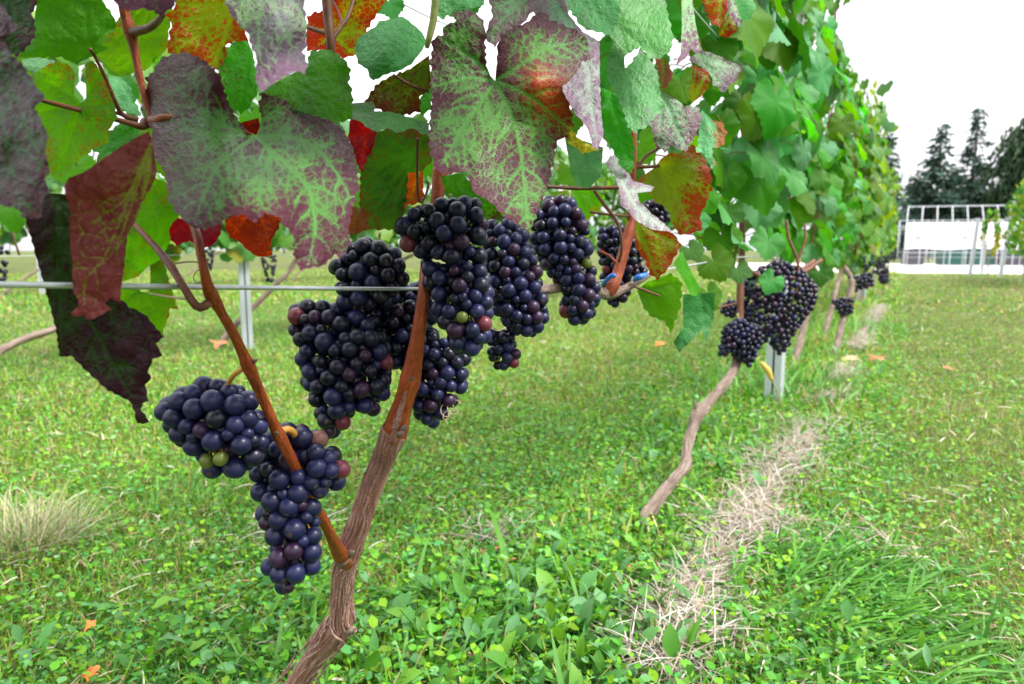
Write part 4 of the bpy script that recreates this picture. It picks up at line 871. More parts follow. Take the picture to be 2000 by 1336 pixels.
# ------------------------------------------------------------------ leaves of the rest of the rows
def leaf_shape(seed, na=66, rings=4, lob=.085, size=.06):
    lr = np.random.default_rng(seed)
    a = np.linspace(-math.pi, math.pi, na, endpoint=False) + math.pi / na
    r = 1 - lob + lob * np.cos(a * 5 - 0) * np.exp(-(np.abs(a) / 2.6) ** 4) * .8 + .10 * np.exp(-(a / .40) ** 2)
    r *= np.where(np.abs(a) > 2.65, np.clip(1 - ((np.abs(a) - 2.65) / .5) ** 1.2 * .95, .08, 1), 1)
    r *= .92 + .16 * vnoise(a * 1.3 + seed * 3.3, seed)
    r *= 1 + .040 * (((np.arange(na) % 3) - 1.0))          # teeth
    vs_, vein, t = [[0, 0, 0]], [1.0], []
    fold, droop, wav = lr.uniform(.05, .32), lr.uniform(.12, .42), lr.uniform(.05, .13)
    ph = lr.random() * 6
    va = np.array([0, .95, -.95, 1.9, -1.9])
    for k in range(1, rings + 1):
        q = k / rings; rr = r * q
        x = rr * np.sin(a); y = rr * np.cos(a)
        dv = np.min(np.abs(np.sin(np.clip(a[:, None] - va[None], -1.5, 1.5))), axis=1) * rr
        z = fold * np.abs(x) * .6 - droop * (y.clip(0) ** 2) - droop * .5 * x * x + wav * np.sin(a * 3 + ph) * q * q + .04 * np.sin(a * 8 + ph) * q ** 3 + .016 * sstep(0, .16, dv)
        vs_ += list(np.column_stack([x, y, z])); vein += list(np.exp(-(dv / .045) ** 2) * (1 - .5 * q))
    f3 = [[0, 1 + j, 1 + (j + 1) % na] for j in range(na) if j != na - 1]; f4 = []
    for k in range(rings - 1):
        o = 1 + k * na
        for j in range(na - 1):
            f4.append([o + j, o + na + j, o + na + j + 1, o + j + 1])
    v = np.array(vs_) * size
    return v, np.array(f3), np.array(f4), np.array(vein), np.linalg.norm(np.array(vs_)[:, :2], axis=1)
def leaf_mesh(seed, kind, size=.06, bright=1.0, trans=None):
    base, spot, amt, edge, tr = KIND[kind]
    v, f3, f4, vein, q = leaf_shape(seed, size=size)
    n = len(v); one = np.ones(n)
    # petiole
    pv, pf, _ = tube(np.array([[0, 0, 0], [0, -.35 * size, -.25 * size], [0, -.75 * size, -.75 * size], [0, -.9 * size, -1.2 * size]]), np.full(4, .0011), 5, cap=False)
    V = np.vstack([v, pv]); m = len(pv)
    col = np.vstack([np.tile(base, (n, 1)) * (bright * (.85 + .3 * fbm(v[:, 0] / size * 2, v[:, 1] / size * 2, seed, 2)))[:, None], np.tile([.22, .10, .035], (m, 1))])
    dat = np.vstack([np.column_stack([amt * .6 + edge * sstep(.6, 1, q) + .6 * (fbm(v[:, 0] / size * 2, v[:, 1] / size * 2, seed + 5, 2) - .5), vein, one * (trans or tr)]), np.tile([0, 0, .0], (m, 1))])
    at = {'col': np.column_stack([col, np.ones(n + m)]), 'spot': np.column_stack([np.tile(spot, (n + m, 1)), np.ones(n + m)]), 'data': dat, 'luv': np.column_stack([V[:, :2], np.full(n + m, seed * .7)])}
    return mesh_np('leaf', V, [f3, np.vstack([f4, np.asarray(pf[0]) + n])], M_LEAF, True, at)
LM = []  # brighter and darker copies put pale sheen and shade into the leaf colour
for sd, kd, br, tr in ((1, 'green', 1.1, .40), (2, 'teal', 1.1, .25), (3, 'green', 1.4, .5), (4, 'teal', 1.45, .25), (5, 'green', .65, .25), (6, 'lime', .70, .50), (7, 'lime', .8, .5), (8, 'green', 1.1, .4), (9, 'paleteal', .9, .2), (10, 'lime', .62, .5), (11, 'lime', 1.0, .55), (12, 'paleteal', .75, .25)):
    LM.append(leaf_mesh(sd, kd, .056, br, tr))
LM_FLECK = leaf_mesh(20, 'fleck', .056, .9, .45)
def orient(normal, tipdir, loc, s):
    n = Vector(normal).normalized(); t = Vector(tipdir); t = (t - n * t.dot(n)).normalized(); x = t.cross(n)
    return Matrix.Translation(loc) @ Matrix(((x.x, t.x, n.x, 0), (x.y, t.y, n.y, 0), (x.z, t.z, n.z, 0), (0, 0, 0, 1))) @ Matrix.Scale(s, 4)
def rand_leaf(lr, side, up=.55):
    nrm = np.array([side * 1.0, lr.normal(-.15, .55), up + lr.normal(0, .35)])
    tip = np.array([side * .35 + lr.normal(0, .25), lr.normal(0, .55), -1.0 + lr.normal(0, .25)])
    return nrm, tip
def add_leaf(parent, me, M):
    o = bpy.data.objects.new('leaf', me); o.matrix_basis = Matrix.Translation(-base_of(parent)) @ M
    return link(o, parent)
def canopy_pts(lr, n, X, y0, y1, z0, z1, thick, top_taper=.5):
    y = y0 + lr.random(n) * (y1 - y0); z = z0 + lr.random(n) ** .9 * (z1 - z0) + .07 * (fbm(y * 3.1, X, 4, 2) - .5) * 2 * sstep(z0, z1, z0 + .9 * (z1 - z0))
    q = (z - z0) / (z1 - z0)
    th = thick * (1 - top_taper * sstep(.65, 1, q)) * (.75 + .5 * fbm(y * 2.2, z * 2.2, X, 2)) * (.55 + .45 * sstep(0, .2, q))
    side = np.where(lr.random(n) < .62, 1.0, -1.0)
    x = X + side * th * (.45 + .55 * lr.random(n))
    return np.column_stack([x, y, z]), side
SIMPLE = np.array([[0, -.05, 0], [-.48, -.30, .05], [-.88, .02, -.06], [-.86, .42, -.02], [-.62, .78, -.14], [-.28, .92, -.10], [0, 1.12, -.25], [.28, .92, -.10], [.62, .78, -.14], [.86, .42, -.02], [.88, .02, -.06], [.48, -.30, .05], [0, .35, .05]], float)
SIMPLEF = np.array([[0, 12, 1], [1, 12, 3], [1, 3, 2], [3, 12, 5], [3, 5, 4], [5, 12, 6], [6, 12, 7], [7, 12, 9], [7, 9, 8], [9, 12, 11], [9, 11, 10], [0, 11, 12]])
FCOL = np.array([[.050, .180, .016], [.040, .165, .040], [.075, .215, .014], [.085, .235, .090], [.032, .120, .012], [.125, .245, .008], [.17, .27, .012], [.19, .20, .015]])
def fol_mesh(lr, pts, side, size, up=.5, pw=None):
    n = len(pts); V = []; 
    nr = np.column_stack([side, lr.normal(-.1, .6, n), up + lr.normal(0, .4, n)]); nr /= np.linalg.norm(nr, axis=1)[:, None]
    tp = np.column_stack([side * .35 + lr.normal(0, .3, n), lr.normal(0, .6, n), -1 + lr.normal(0, .3, n)])
    tp -= nr * (tp * nr).sum(1)[:, None]; tp /= np.linalg.norm(tp, axis=1)[:, None]; xx = np.cross(tp, nr)
    s = size * (.6 + .65 * lr.random(n))
    v = pts[:, None, :] + s[:, None, None] * (SIMPLE[None, :, 0:1] * xx[:, None] + (SIMPLE[None, :, 1:2] - .3) * tp[:, None] + SIMPLE[None, :, 2:3] * nr[:, None])
    f = (SIMPLEF[None] + (np.arange(n) * 13)[:, None, None]).reshape(-1, 3)
    c = FCOL[lr.choice(8, n, p=pw or [.15, .07, .22, .08, .08, .22, .14, .04])] * (.8 + .4 * lr.random(n))[:, None]
    return v.reshape(-1, 3), f, np.column_stack([np.repeat(c, 13, 0), np.ones(13 * n)])
def hang_cane(lr, X, y, z0, z1, r=.004):
    k = 7; z = np.linspace(z0, z1, k); p = np.column_stack([X + np.cumsum(lr.normal(0, .012, k)), y + np.cumsum(lr.normal(0, .018, k)), z])
    return tube(catmull(p, 18), np.linspace(r, r * .55, 18), 7, ridge=.05, knob=.15)

# second vine, leaves placed one by one
b2 = G(1255, 1030)
VINE2 = root('grapevine', (b2[0], b2[1], 0), 'second grapevine, green leaved, its crooked trunk leaning towards the steel post', 'grapevine', 'grapevines of the near row')
wood(VINE2, 'trunk', [(1248,1030,1.20,36.1),(1262,1008,1.21,27.9),(1285,975,1.24,23.0),(1318,935,1.28,20.5),(1338,910,1.31,20.5),(1343,870,1.36,18.9),(1352,838,1.40,19.7),(1364,808,1.43,25.4),(1385,785,1.47,18.0),(1408,758,1.52,18.0),(1428,730,1.56,16.4),(1440,706,1.60,16.4)], M_BARK_GREY, 240, 48, 'crooked grey brown trunk', ridge=.62, ridge_f=6, seed=11, knob=.34)
wood(VINE2, 'spur_stub', [(1366,812,1.43,14),(1360,800,1.43,10),(1357,783,1.43,6)], M_BARK_GREY, 20, 10, ridge=.3, knob=.3)
wood(VINE2, 'cane', [(1438,712,1.60,18),(1444,640,1.62,15),(1446,560,1.64,14),(1449,490,1.66,13),(1450,400,1.68,12),(1455,300,1.70,11),(1450,200,1.72,10),(1470,60,1.74,9)], M_CANE_DARK, 60, 12, 'upright brown cane', ridge=.06, knob=.08)
for pts in ([(1448,520,1.66,8),(1500,545,1.7,9),(1550,535,1.75,9),(1590,510,1.8,8)], [(1535,600,1.68,5),(1556,560,1.69,6),(1558,510,1.7,6),(1540,465,1.71,6),(1536,430,1.72,6)], [(1558,510,1.7,5),(1572,470,1.71,5),(1572,440,1.72,5)],
            [(1400,602,1.62,4),(1440,592,1.63,4)], [(1545,545,1.72,10),(1580,525,1.78,9),(1604,508,1.82,8)], [(1370,240,1.5,5),(1440,235,1.6,6),(1500,230,1.7,6)], [(1395,40,1.5,5),(1440,80,1.6,5),(1500,110,1.7,5)]):
    wood(VINE2, 'shoot', pts, M_CANE_DARK, 24, 8, ridge=.05, knob=.1)
lr2 = np.random.default_rng(21)
PLACED = [  # px, py of the blade centre, size px, mesh, tip turn
 (1478,425,95,8,.1),(1500,487,72,3,-.3),(1568,385,105,11,.5),(1450,300,80,4,.0),(1450,215,85,4,.2),(1460,60,95,1,-.1),(1545,30,80,8,.3),(1500,120,70,2,.1),(1545,110,70,5,.9),(1508,255,78,10,-.2),
 (1545,270,72,6,.3),(1470,360,90,1,.2),(1520,330,85,3,.6),(1410,480,80,5,.3),(1395,530,78,5,.5),(1420,430,70,4,-.4),(1535,480,85,0,.1),(1480,170,78,3,.2),(1590,220,70,9,.2),(1600,300,75,6,-.2),
 (1595,420,70,9,.3),(1630,380,70,6,.1),(1420,90,80,1,.0),(1390,20,75,7,.4),(1575,150,65,8,.3),(1420,360,75,0,.1),(1380,400,60,2,.5),(1440,540,60,4,.2),(1508,560,52,3,-.5),(1385,590,60,5,.4),
 (1600,480,60,0,.2),(1600,545,55,4,.1),(1620,440,60,10,.3),(1555,330,70,9,-.2),(1410,260,70,0,.2),(1395,180,65,7,.1),(1360,440,60,1,.2),(1525,300,85,3,.1),(1530,365,90,8,-.2),(1542,435,85,10,.2),(1500,420,80,3,.3),(1540,200,80,7,.0),(1430,310,80,8,-.2),(1390,330,70,3,.2),(1480,110,85,2,.3),(1400,150,80,10,.0),(1350,500,55,4,.3)]
for px_, py_, s_, mi, tw in PLACED:
    d = min(depth_on_row(min(px_, 1625), -.25 - .05 * lr2.random()), 2.6)
    tocam = -(FWD + (px_ - 1000) / FPX * RGT + (668 - py_) / FPX * UPV)
    nrm = tocam / np.linalg.norm(tocam) + np.array([.25, 0, .55]) + lr2.normal(0, .22, 3)
    tip = -UPV + RGT * tw + lr2.normal(0, .12, 3)
    s = s_ * d / FPX / .112
    loc = P(px_, py_ - s_ * .22, d)
    add_leaf(VINE2, LM[mi % 12], orient(nrm, tip, loc, s))
pts, side = canopy_pts(lr2, 230, -.36, .95, 2.15, .52, 1.46, .13)
for p, sd in zip(pts, side):
    nr, tp = rand_leaf(lr2, sd); add_leaf(VINE2, LM[lr2.integers(0, 12)], orient(nr, tp, Vector(p), lr2.uniform(.75, 1.15)))
# leaves of the nearest vine that stand behind and beside the traced ones
lr1 = np.random.default_rng(31)
for px_, py_, s_, mi, tw, d in ((760,20,60,1,.3,.75),(1010,300,90,7,.1,.72),(1120,350,70,6,.3,1.0),(1150,330,60,2,.1,1.0),(1330,180,80,6,.2,.9),(1250,300,80,10,.4,.95),(1290,60,90,0,.1,.85),(1330,20,80,5,.2,.9),
                                (1350,70,70,7,.3,.95),(1400,110,80,0,.2,1.0),(1380,150,70,10,.1,1.0),(1210,20,70,5,.3,.85),(640,270,70,4,.2,.7),(560,250,60,3,.0,.7),(240,300,70,1,.2,.62),(230,190,80,3,.3,.66),
                                (130,70,90,5,.1,.6),(1340,330,60,6,.3,.95),(1280,500,50,7,.1,1.0),(1310,410,60,2,.3,1.0),(900,20,80,1,.2,.7),(1000,10,90,4,.1,.7),(330,150,60,10,.2,.58),(60,330,95,6,.2,.62),(110,300,90,9,-.2,.68),(150,350,85,6,.1,.6),(190,345,90,9,.3,.7),(40,120,90,6,.1,.64),(230,120,95,9,-.1,.62),(330,330,70,6,.2,.62),(300,300,80,9,.0,.7),(470,170,80,6,.1,.6),(490,240,50,2,.1,.66),(20,420,80,0,.2,.9),(570,60,60,9,.3,.62),(800,260,80,9,.1,.7),(860,180,70,6,.2,.62),(820,330,80,6,-.2,.7),(720,330,80,0,.1,.72),(690,400,70,6,.2,.75),(1110,250,70,9,.2,.8),(1290,270,70,6,.1,1.0)):
    tocam = -(FWD + (px_ - 1000) / FPX * RGT + (668 - py_) / FPX * UPV)
    nrm = tocam + np.array([.1, 0, .5]) + lr1.normal(0, .25, 3); tip = -UPV + RGT * tw
    add_leaf(VINE1, LM[mi % 12], orient(nrm, tip, P(px_, py_ - s_ * .22, d), s_ * d / FPX / .112))

def in_view(p, m=60):
    q = p - CAM; t = q @ FWD; x = 1000 + FPX * (q @ RGT) / max(t, .05); y = 668 - FPX * (q @ UPV) / max(t, .05)
    return t > .05 and -m < x < 2000 + m and -m < y < 1336 + m
pts, side = canopy_pts(lr1, 620, -.33, -1.0, 1.25, .62, 1.46, .17)
nadd = 0
for p, sd in zip(pts, side):
    t = (p - CAM) @ FWD
    if in_view(p, 110 / max(t, .2)) or nadd >= 225: continue
    nr, tp = rand_leaf(lr1, sd); add_leaf(VINE1, LM[lr1.integers(0, 12)], orient(nr, tp, Vector(p), lr1.uniform(.95, 1.35))); nadd += 1
row_w = [('third grapevine along the near row, low grapes and small leaves showing', 300), ('fourth grapevine along the near row, behind the third', 260), ('fifth grapevine along the near row, deep in the green wall', 0), ('sixth grapevine along the near row, far down the green wall', 0),
         ('seventh grapevine along the near row', 0), ('eighth grapevine along the near row', 0), ('ninth grapevine along the near row', 0), ('last grapevine of the near row beside the end post, with reddening leaves', 0)]
yb = 2.1
for k, (lab, nind) in enumerate(row_w):
    lr = np.random.default_rng(100 + k); y0, y1 = yb, yb + 1.28; yb = y1
    tb = G(1628, 700) if k == 0 else np.array([-.40, y0 - .3, 0])
    vr = root('grapevine', (tb[0], tb[1], 0), lab, 'grapevine', 'grapevines of the near row')
    tp_ = np.array([tb + [0, -.02, -.02], tb + [.01, .12, .1], tb + [.02, .22, .2], tb + [.03, .42, .34], [-.34, tb[1] + .62, .46]])
    v, f, rv = tube(catmull(tp_, 40), np.linspace(.016, .011, 40), 12, ridge=.3, knob=.25, seed=k); part('trunk', v, f, M_BARK_GREY, vr, attrs={'ridge': rv})
    for j in range(6):
        v, f, rv = hang_cane(lr, -.34, y0 + .1 + j * .2, .46, 1.3 + .12 * lr.random()); part('cane', v, f, M_CANE_DARK, vr, attrs={'ridge': rv})
    hz = 1.38 if k else 1.36
    if nind:
        pts, side = canopy_pts(lr, nind, -.36, y0, y1, .42, hz, .125)
        for p, sd in zip(pts, side):
            if fbm(p[1] * 2.6, p[2] * 3.1, 9, 2) < .37: continue
            nr, tp = rand_leaf(lr, sd); add_leaf(vr, LM[lr.integers(0, 12)], orient(nr, tp, Vector(p), lr.uniform(.7, 1.1)))
        if k == 0:     # tall shoot standing above the wires
            v, f, rv = hang_cane(lr, -.30, y0 + .75, 1.3, 1.62); part('cane', v, f, M_CANE_DARK, vr, attrs={'ridge': rv})
            for j in range(14):
                nr, tp = rand_leaf(lr, 1 if j % 2 else -1); add_leaf(vr, LM[lr.integers(0, 12)], orient(nr, tp, Vector((-.30 + lr.normal(0, .04), y0 + .75 + lr.normal(0, .06), 1.36 + .018 * j)), .6))
    else:
        n = 520; pts, side = canopy_pts(lr, n, -.35, y0, y1, .36, hz, .15)
        kp = fbm(pts[:, 1] * 2.6, pts[:, 2] * 3.1, 9, 2) > .36; pts, side = pts[kp], side[kp]
        for j in range(3):
            ty, tx = y0 + .2 + j * .42 + lr.normal(0, .06), -.33 + lr.normal(0, .05); hh = .12 + .2 * lr.random(); m = int(hh * 60)
            pts = np.vstack([pts, np.column_stack([tx + lr.normal(0, .045, m), ty + lr.normal(0, .05, m), hz - .08 + lr.random(m) * hh])]); side = np.concatenate([side, lr.choice([-1.0, 1.0], m)])
            v, f, rv = hang_cane(lr, tx, ty, hz - .15, hz + hh - .06, .003); part('cane', v, f, M_CANE_DARK, vr, attrs={'ridge': rv})
        n = len(pts)
        v, f, c = fol_mesh(lr, pts, side, .062)
        if k == 7: c[:, :3] = np.where((np.repeat(pts[:, 2] < .75, 13) & (np.repeat(lr.random(n), 13) < .5))[:, None], np.array([.34, .10, .02]), c[:, :3])
        part('foliage', v, f, M_FOL, vr, attrs={'col': c}, kind='stuff')
        bl = []
        for j in range(4):
            cz = np.array([-.24 + lr.normal(0, .03), y0 + .15 + j * .3, .40 + lr.normal(0, .03)])
            for q in range(34):
                u = lr.random(); a = lr.random() * 6.3; rr = .032 * (1 - .7 * u)
                bl.append((SV_S * .0075 + cz + [rr * math.cos(a), rr * math.sin(a), .05 - u * .12], SF_S))
        v, f, _ = join(bl); part('grapes', v, f, G_BLACK, vr, kind='stuff')
Y_END = yb

# ------------------------------------------------------------------ trellis: posts and wires
def channel_post(x, y, h, rot, label, group, w=.050, lean=(0, 0)):
    p = np.array([[-w/2, w*.38], [-w/2, -w*.38], [-w*.07, -w*.38], [-w*.07, -w*.26], [-w*.38, -w*.26], [-w*.38, w*.26], [w*.38, w*.26], [w*.38, -w*.26], [w*.07, -w*.26], [w*.07, -w*.38], [w/2, -w*.38], [w/2, w*.38]])
    c, s = math.cos(rot), math.sin(rot); p = np.column_stack([p[:, 0] * c - p[:, 1] * s, p[:, 0] * s + p[:, 1] * c]); n = len(p)
    v = np.vstack([np.column_stack([p + [x, y], np.full(n, -.05)]), np.column_stack([p + [x + lean[0], y + lean[1]], np.full(n, h)])])
    j = np.arange(n); jn = (j + 1) % n
    q = np.stack([j, jn, jn + n, j + n], -1)
    capq = np.array([[0, 1, 4, 5], [1, 2, 3, 4], [0, 5, 6, 11], [6, 7, 10, 11], [7, 8, 9, 10]]) + n
    v = v.astype(float)
    o = thing('trellis_post', v, [np.vstack([q, capq])], M_GALV, label, 'post', group, smooth=False)
    hk = []
    for z in (.47, .8, 1.1, 1.35):
        if z < h:
            hv, hf = box((x + math.sin(rot) * w * .45, y - math.cos(rot) * w * .45, z), (.014, .012, .03), rot); hk.append((hv, hf))
    if hk:
        v, f, _ = join(hk); part('wire_hook', v, f, M_GALV, o, False, kind='stuff')
    return o
gp = 'galvanised trellis posts of the near row'
pb = G(1510, 792)
channel_post(pb[0], pb[1], 1.46, R(-8), 'galvanised channel post behind the purple black cluster', gp)
channel_post(-.36, pb[1] + 5.0, 1.42, R(-8), 'galvanised post half buried in the leaves of the row', gp)
pe = G(1742, 548)
channel_post(-.33, Y_END + .15, 1.42, R(0), 'end post of the near row by the lawn edge', gp)
def wire(pts, r, label, group='trellis wires', px=True):
    if px: w = P(*np.array([(a, b, c) for a, b, c in pts]).T)
    else: w = np.array(pts, float)
    q = catmull(w, max(24, 6 * len(pts)))
    v, f, _ = tube(q, np.full(len(q), r), 8)
    return thing('trellis_wire', v, f, M_WIRE, label, 'wire', group)
wire([(-160, 553, .255), (0, 556, .290), (400, 561, .385), (700, 564, .50), (826, 564, .575), (1000, 562, .66), (1180, 548, .78), (1262, 533, .87), (1350, 518, 1.03), (1440, 503, 1.35), (1508, 500, 2.2)], .00155, 'thick fruiting wire crossing in front of the trunk, nearest to the viewer')
wire([(1330, -30, .74), (1350, 12, .80), (1404, 75, 1.0), (1450, 128, 1.3), (1476, 160, 1.6)], .0009, 'slanting thin foliage wire at the top of the nearest vine')
wire([(690, -30, .70), (760, -5, .78), (835, 32, .9), (900, 60, 1.0)], .0009, 'thin foliage wire against the sky at the top centre')
for z, lab in ((.8, 'middle foliage wire running on through the near row'), (1.1, 'upper foliage wire running on through the near row'), (1.36, 'top foliage wire running on through the near row')):
    wire([(-.34, 1.9, z), (-.35, 5, z - .01), (-.34, Y_END + .15, z)], .0012, lab, px=False)
# blue ties
for pts, lab in (([(1176,556,.735,6),(1186,546,.722,9),(1196,538,.716,9),(1202,540,.716,8)], 'blue plastic tie looped round the orange spur'), ([(1238,548,.755,8),(1244,543,.752,12),(1252,540,.752,12),(1264,535,.765,6)], 'blue plastic tie on the arm right of the spur')):
    v, f, _ = pxtube(pts, 24, 8); thing('plant_tie', v, f, M_BLUE, lab, 'tie', 'blue ties on the wire')

# ------------------------------------------------------------------ neighbouring rows behind
def back_row(X, ys, name_group, z1, size, dens, lab, posts, custom=None):
    for k, (y0, y1) in enumerate(zip(ys[:-1], ys[1:])):
        lr = np.random.default_rng(int(300 + k + abs(X) * 10))
        vr = root('grapevine', (X, (y0 + y1) / 2 - .4, 0), lab[min(k, len(lab) - 1)], 'grapevine', name_group)
        pts, side = canopy_pts(lr, int(dens * (y1 - y0)), X, y0, y1, .50, z1, .17)
        keep = fbm(pts[:, 1] * 1.7, pts[:, 2] * 2.2, X, 2) > .34
        v, f, c = fol_mesh(lr, pts[keep], side[keep], size, pw=[.2, .14, .22, .14, .1, .12, .05, .03]); part('foliage', v, f, M_FOL, vr, attrs={'col': c}, kind='stuff')
        m = (y0 + y1) / 2
        if custom and k in custom: tp_c = np.array([P(a, b, c) for a, b, c in custom[k]])
        tp_ = np.array([[X, m - .42, -.02], [X + .02, m - .3, .10], [X, m - .05, .26], [X, m + .22, .42], [X, m + .35, .47]]) + lr.normal(0, .012, (5, 3)) * [1, 1, 0]
        if custom and k in custom: tp_ = tp_c
        v, f, rv = tube(catmull(tp_, 30), np.linspace(.016, .011, 30), 10, ridge=.3, knob=.3, seed=k); part('trunk', v, f, M_BARK_GREY, vr, attrs={'ridge': rv})
        for j in range(4):
            v, f, rv = hang_cane(lr, X, y0 + .15 + j * (y1 - y0 - .3) / 3, .48, z1 - .1); part('cane', v, f, M_CANE_DARK, vr, attrs={'ridge': rv})
        if size < .07:
            for j in range(3):
                bl = []; cz = np.array([X + .14 + lr.normal(0, .03), y0 + .2 + j * .38 + lr.normal(0, .08), .47 + lr.normal(0, .04)])
                for q in range(60):
                    u = lr.random(); a = lr.random() * 6.3; rr = .036 * (1 - .65 * u)
                    bl.append((SV_S * .0072 + cz + [rr * math.cos(a), rr * math.sin(a), .05 - u * .13], SF_S))
                v, f, _ = join(bl); part('grapes', v, f, G_BLACK, vr, kind='stuff')
g_b = 'grapevines of the row behind'
p2 = G(484, 681); X2 = p2[0]
back_row(X2, np.arange(.2, 9.5, 1.25), g_b, 1.42, .062, 430, ['vine of the row behind standing at the far left edge', 'vine of the row behind standing left of its steel post', 'vine of the row behind standing right of its steel post'] + ['vine of the row behind seen through gaps between the near leaves'], None, {0: [(-60,800,2.25),(-20,705,2.35),(20,675,2.45),(60,658,2.5),(112,640,2.6),(170,605,2.7),(215,560,2.8)], 1: [(418,690,3.45),(455,640,3.5),(490,605,3.55),(530,565,3.6),(560,535,3.65),(580,505,3.7)]})
back_row(X2 - 5.5, np.arange(-1.0, 20, 2.0), 'grapevines of the farther row', 1.45, .085, 260, ['vine of the farther row seen below the leaves in the distance'], None)
channel_post(p2[0], p2[1], 1.45, R(60), 'galvanised post of the row behind seen below the red leaf', 'galvanised posts of the row behind', w=.05)
channel_post(X2, p2[1] + 4.2, 1.45, R(60), 'galvanised post of the row behind farther off behind the grapes', 'galvanised posts of the row behind', w=.05)
for yy in (4.0, 9.0):
    channel_post(X2 - 5.5, yy, 1.45, R(60), 'thin galvanised post of the farther row', 'posts of the farther row', w=.05)
wire([(X2, .2, .48), (X2, 5, .47), (X2, 9, .48)], .0013, 'fruiting wire of the row behind', px=False)
# row across the grass lane on the right
pr = G(1985, 545)
def wall_vine(x, y, w, h0, h1, d, lab, group, n, seed, yellow=0):
    lr = np.random.default_rng(seed)
    vr = root('grapevine', (x, y, 0), lab, 'grapevine', group)
    pts, side = canopy_pts(lr, n, x, y - w / 2, y + w / 2, h0, h1, d); side = -side
    v, f, c = fol_mesh(lr, pts, side, .062)
    if yellow: c[:, :3] = np.where(np.repeat(pts[:, 2] < h0 + (h1 - h0) * .45, 13)[:, None], c[:, :3] * .4 + np.array([.30, .24, .02]) * .6, c[:, :3])
    part('foliage', v, f, M_FOL, vr, attrs={'col': c}, kind='stuff')
    v, f, rv = tube(catmull(np.array([[x, y - .2, -.02], [x, y - .05, .2], [x, y + .1, h0 + .1]]), 16), np.linspace(.018, .012, 16), 8, ridge=.3, knob=.3); part('trunk', v, f, M_BARK_GREY, vr, attrs={'ridge': rv})
XR = pr[0] + .05
for k in range(3):
    wall_vine(XR, pr[1] - .3 - 1.3 * k, 1.35, .42, 1.66, .24, ('last leafy vine of the row across the lane, by the leaning post', 'leafy vine of the row across the lane', 'leafy vine of the row across the lane nearest to us')[k], 'vines across the lane', 520, 500 + k)
def far_pt(px, t, z=0.0):
    p = P(px, 500, t); return np.array([p[0], p[1], z])
ps = far_pt(1931, 14.6); wall_vine(ps[0], ps[1], .42, .42, 1.35, .16, 'lone narrow vine yellowing at its foot beside two posts', 'vines across the lane', 260, 520, 1)
for px_, t, h, lab, ln in ((1957, 12.9, 1.40, 'leaning galvanised end post across the lane', (.1, .0)), (1897, 13.6, 1.12, 'short galvanised post left of the lone vine', (.06, 0)), (1920, 14.4, .7, 'low galvanised post at the lone vine', (0, 0))):
    q = far_pt(px_, t); channel_post(q[0], q[1], h, R(20), lab, 'posts across the lane', w=.06, lean=ln)

# ------------------------------------------------------------------ pale yard, greenhouse frames, trees
YD = R(-9)       # the yard edge and the greenhouses are turned a little
ax = np.array([math.cos(YAW + YD + R(-4)), math.sin(YAW + YD + R(-4)), 0]); ay = np.array([-ax[1], ax[0], 0])
c0 = far_pt(1770, 14.6)
v = np.array([c0 + ax * a + ay * b + [0, 0, .004] for a, b in ((-3.2, 0), (14, 0), (14, 11), (-3.2, 11))])
link(bpy.data.objects.new('yard', mesh_np('yard', v, np.array([[0, 1, 2, 3]]), yard_material())), kind='structure', label='pale gravel yard beyond the lawn')
def greenhouse(px0, t, width, bays, eave, ridge, depth, lab, film, pane=True):
    o0 = far_pt(px0, t); q = lambda a, b, z: o0 + ax * a + ay * b + np.array([0, 0, z])
    rt = root('greenhouse', o0, lab, 'greenhouse', 'pipe frame greenhouses')
    for k in range(bays + 1):
        a = width * k / bays
        v, f = bar(q(a, 0, -.05), q(a, 0, eave), 00.0112); part('post', v, f, M_WHITEPIPE, rt)
        v, f = bar(q(a, 0, eave), q(a + .38, depth * .5, ridge), 00.0120); part('rafter', v, f, M_WHITEPIPE, rt)
        v, f = bar(q(a + .3, depth, -.05), q(a + .3, depth, eave), 00.0083); part('rear_post', v, f, M_WHITEPIPE, rt)
    for a, b, z, r, nm in ((.38, depth * .5, ridge, .015, 'ridge_bar'), (0, 0, eave, .013, 'eave_bar'), (.3, depth, eave, .010, 'rear_eave_bar'), (0, 0, .42, .010, 'side_rail')):
        v, f = bar(q(a, b, z), q(a + width, b, z), r); part(nm, v, f, M_WHITEPIPE, rt)
    if film:
        n = 40; V = []
        for zz, off in ((eave + .02, -.035), (eave * .72, -.06), (film, -.05), (film - .03, -.03)):
            for j in range(n):
                a = width * j / (n - 1); V.append(q(a, off - .015 * math.sin(j * 1.9) - .01 * math.sin(j * .7), zz + (.02 * math.sin(j * .9) if zz < eave * .6 else 0)))
        F = [[r * n + j, r * n + j + 1, (r + 1) * n + j + 1, (r + 1) * n + j] for r in range(3) for j in range(n - 1)]
        part('film_wall', np.array(V), np.array(F), M_FILM, rt, label='white film sheet hung along the side')
        for a in (.30, 1.55, 2.0, 2.6):
            v, f = box(q(a, -.10, film + .30), (.17, .03, .045), YAW + YD); 
            part('bracket', v, f, M_DARKCLIP, rt, False)
    return rt, q
gh, q1 = greenhouse(1766, 20.5, 8.6, 21, 1.28, 1.84, 2.4, 'front white pipe frame greenhouse with a white film side wall', .55)
greenhouse(1752, 25.5, 10.0, 20, 1.30, 1.62, 2.6, 'second pipe frame greenhouse standing behind the first', None)
fence_o = far_pt(1772, 14.9); fq = lambda a, z: fence_o + ax * a + np.array([0, 0, z])
rt = root('pipe_fence', fence_o, 'thin grey pipe fence along the near edge of the pale yard', 'fence')
for k in range(9):
    v, f = bar(fq(.36 * k, -.03), fq(.36 * k, 1.02), .007); part('fence_post', v, f, M_WHITEPIPE, rt)
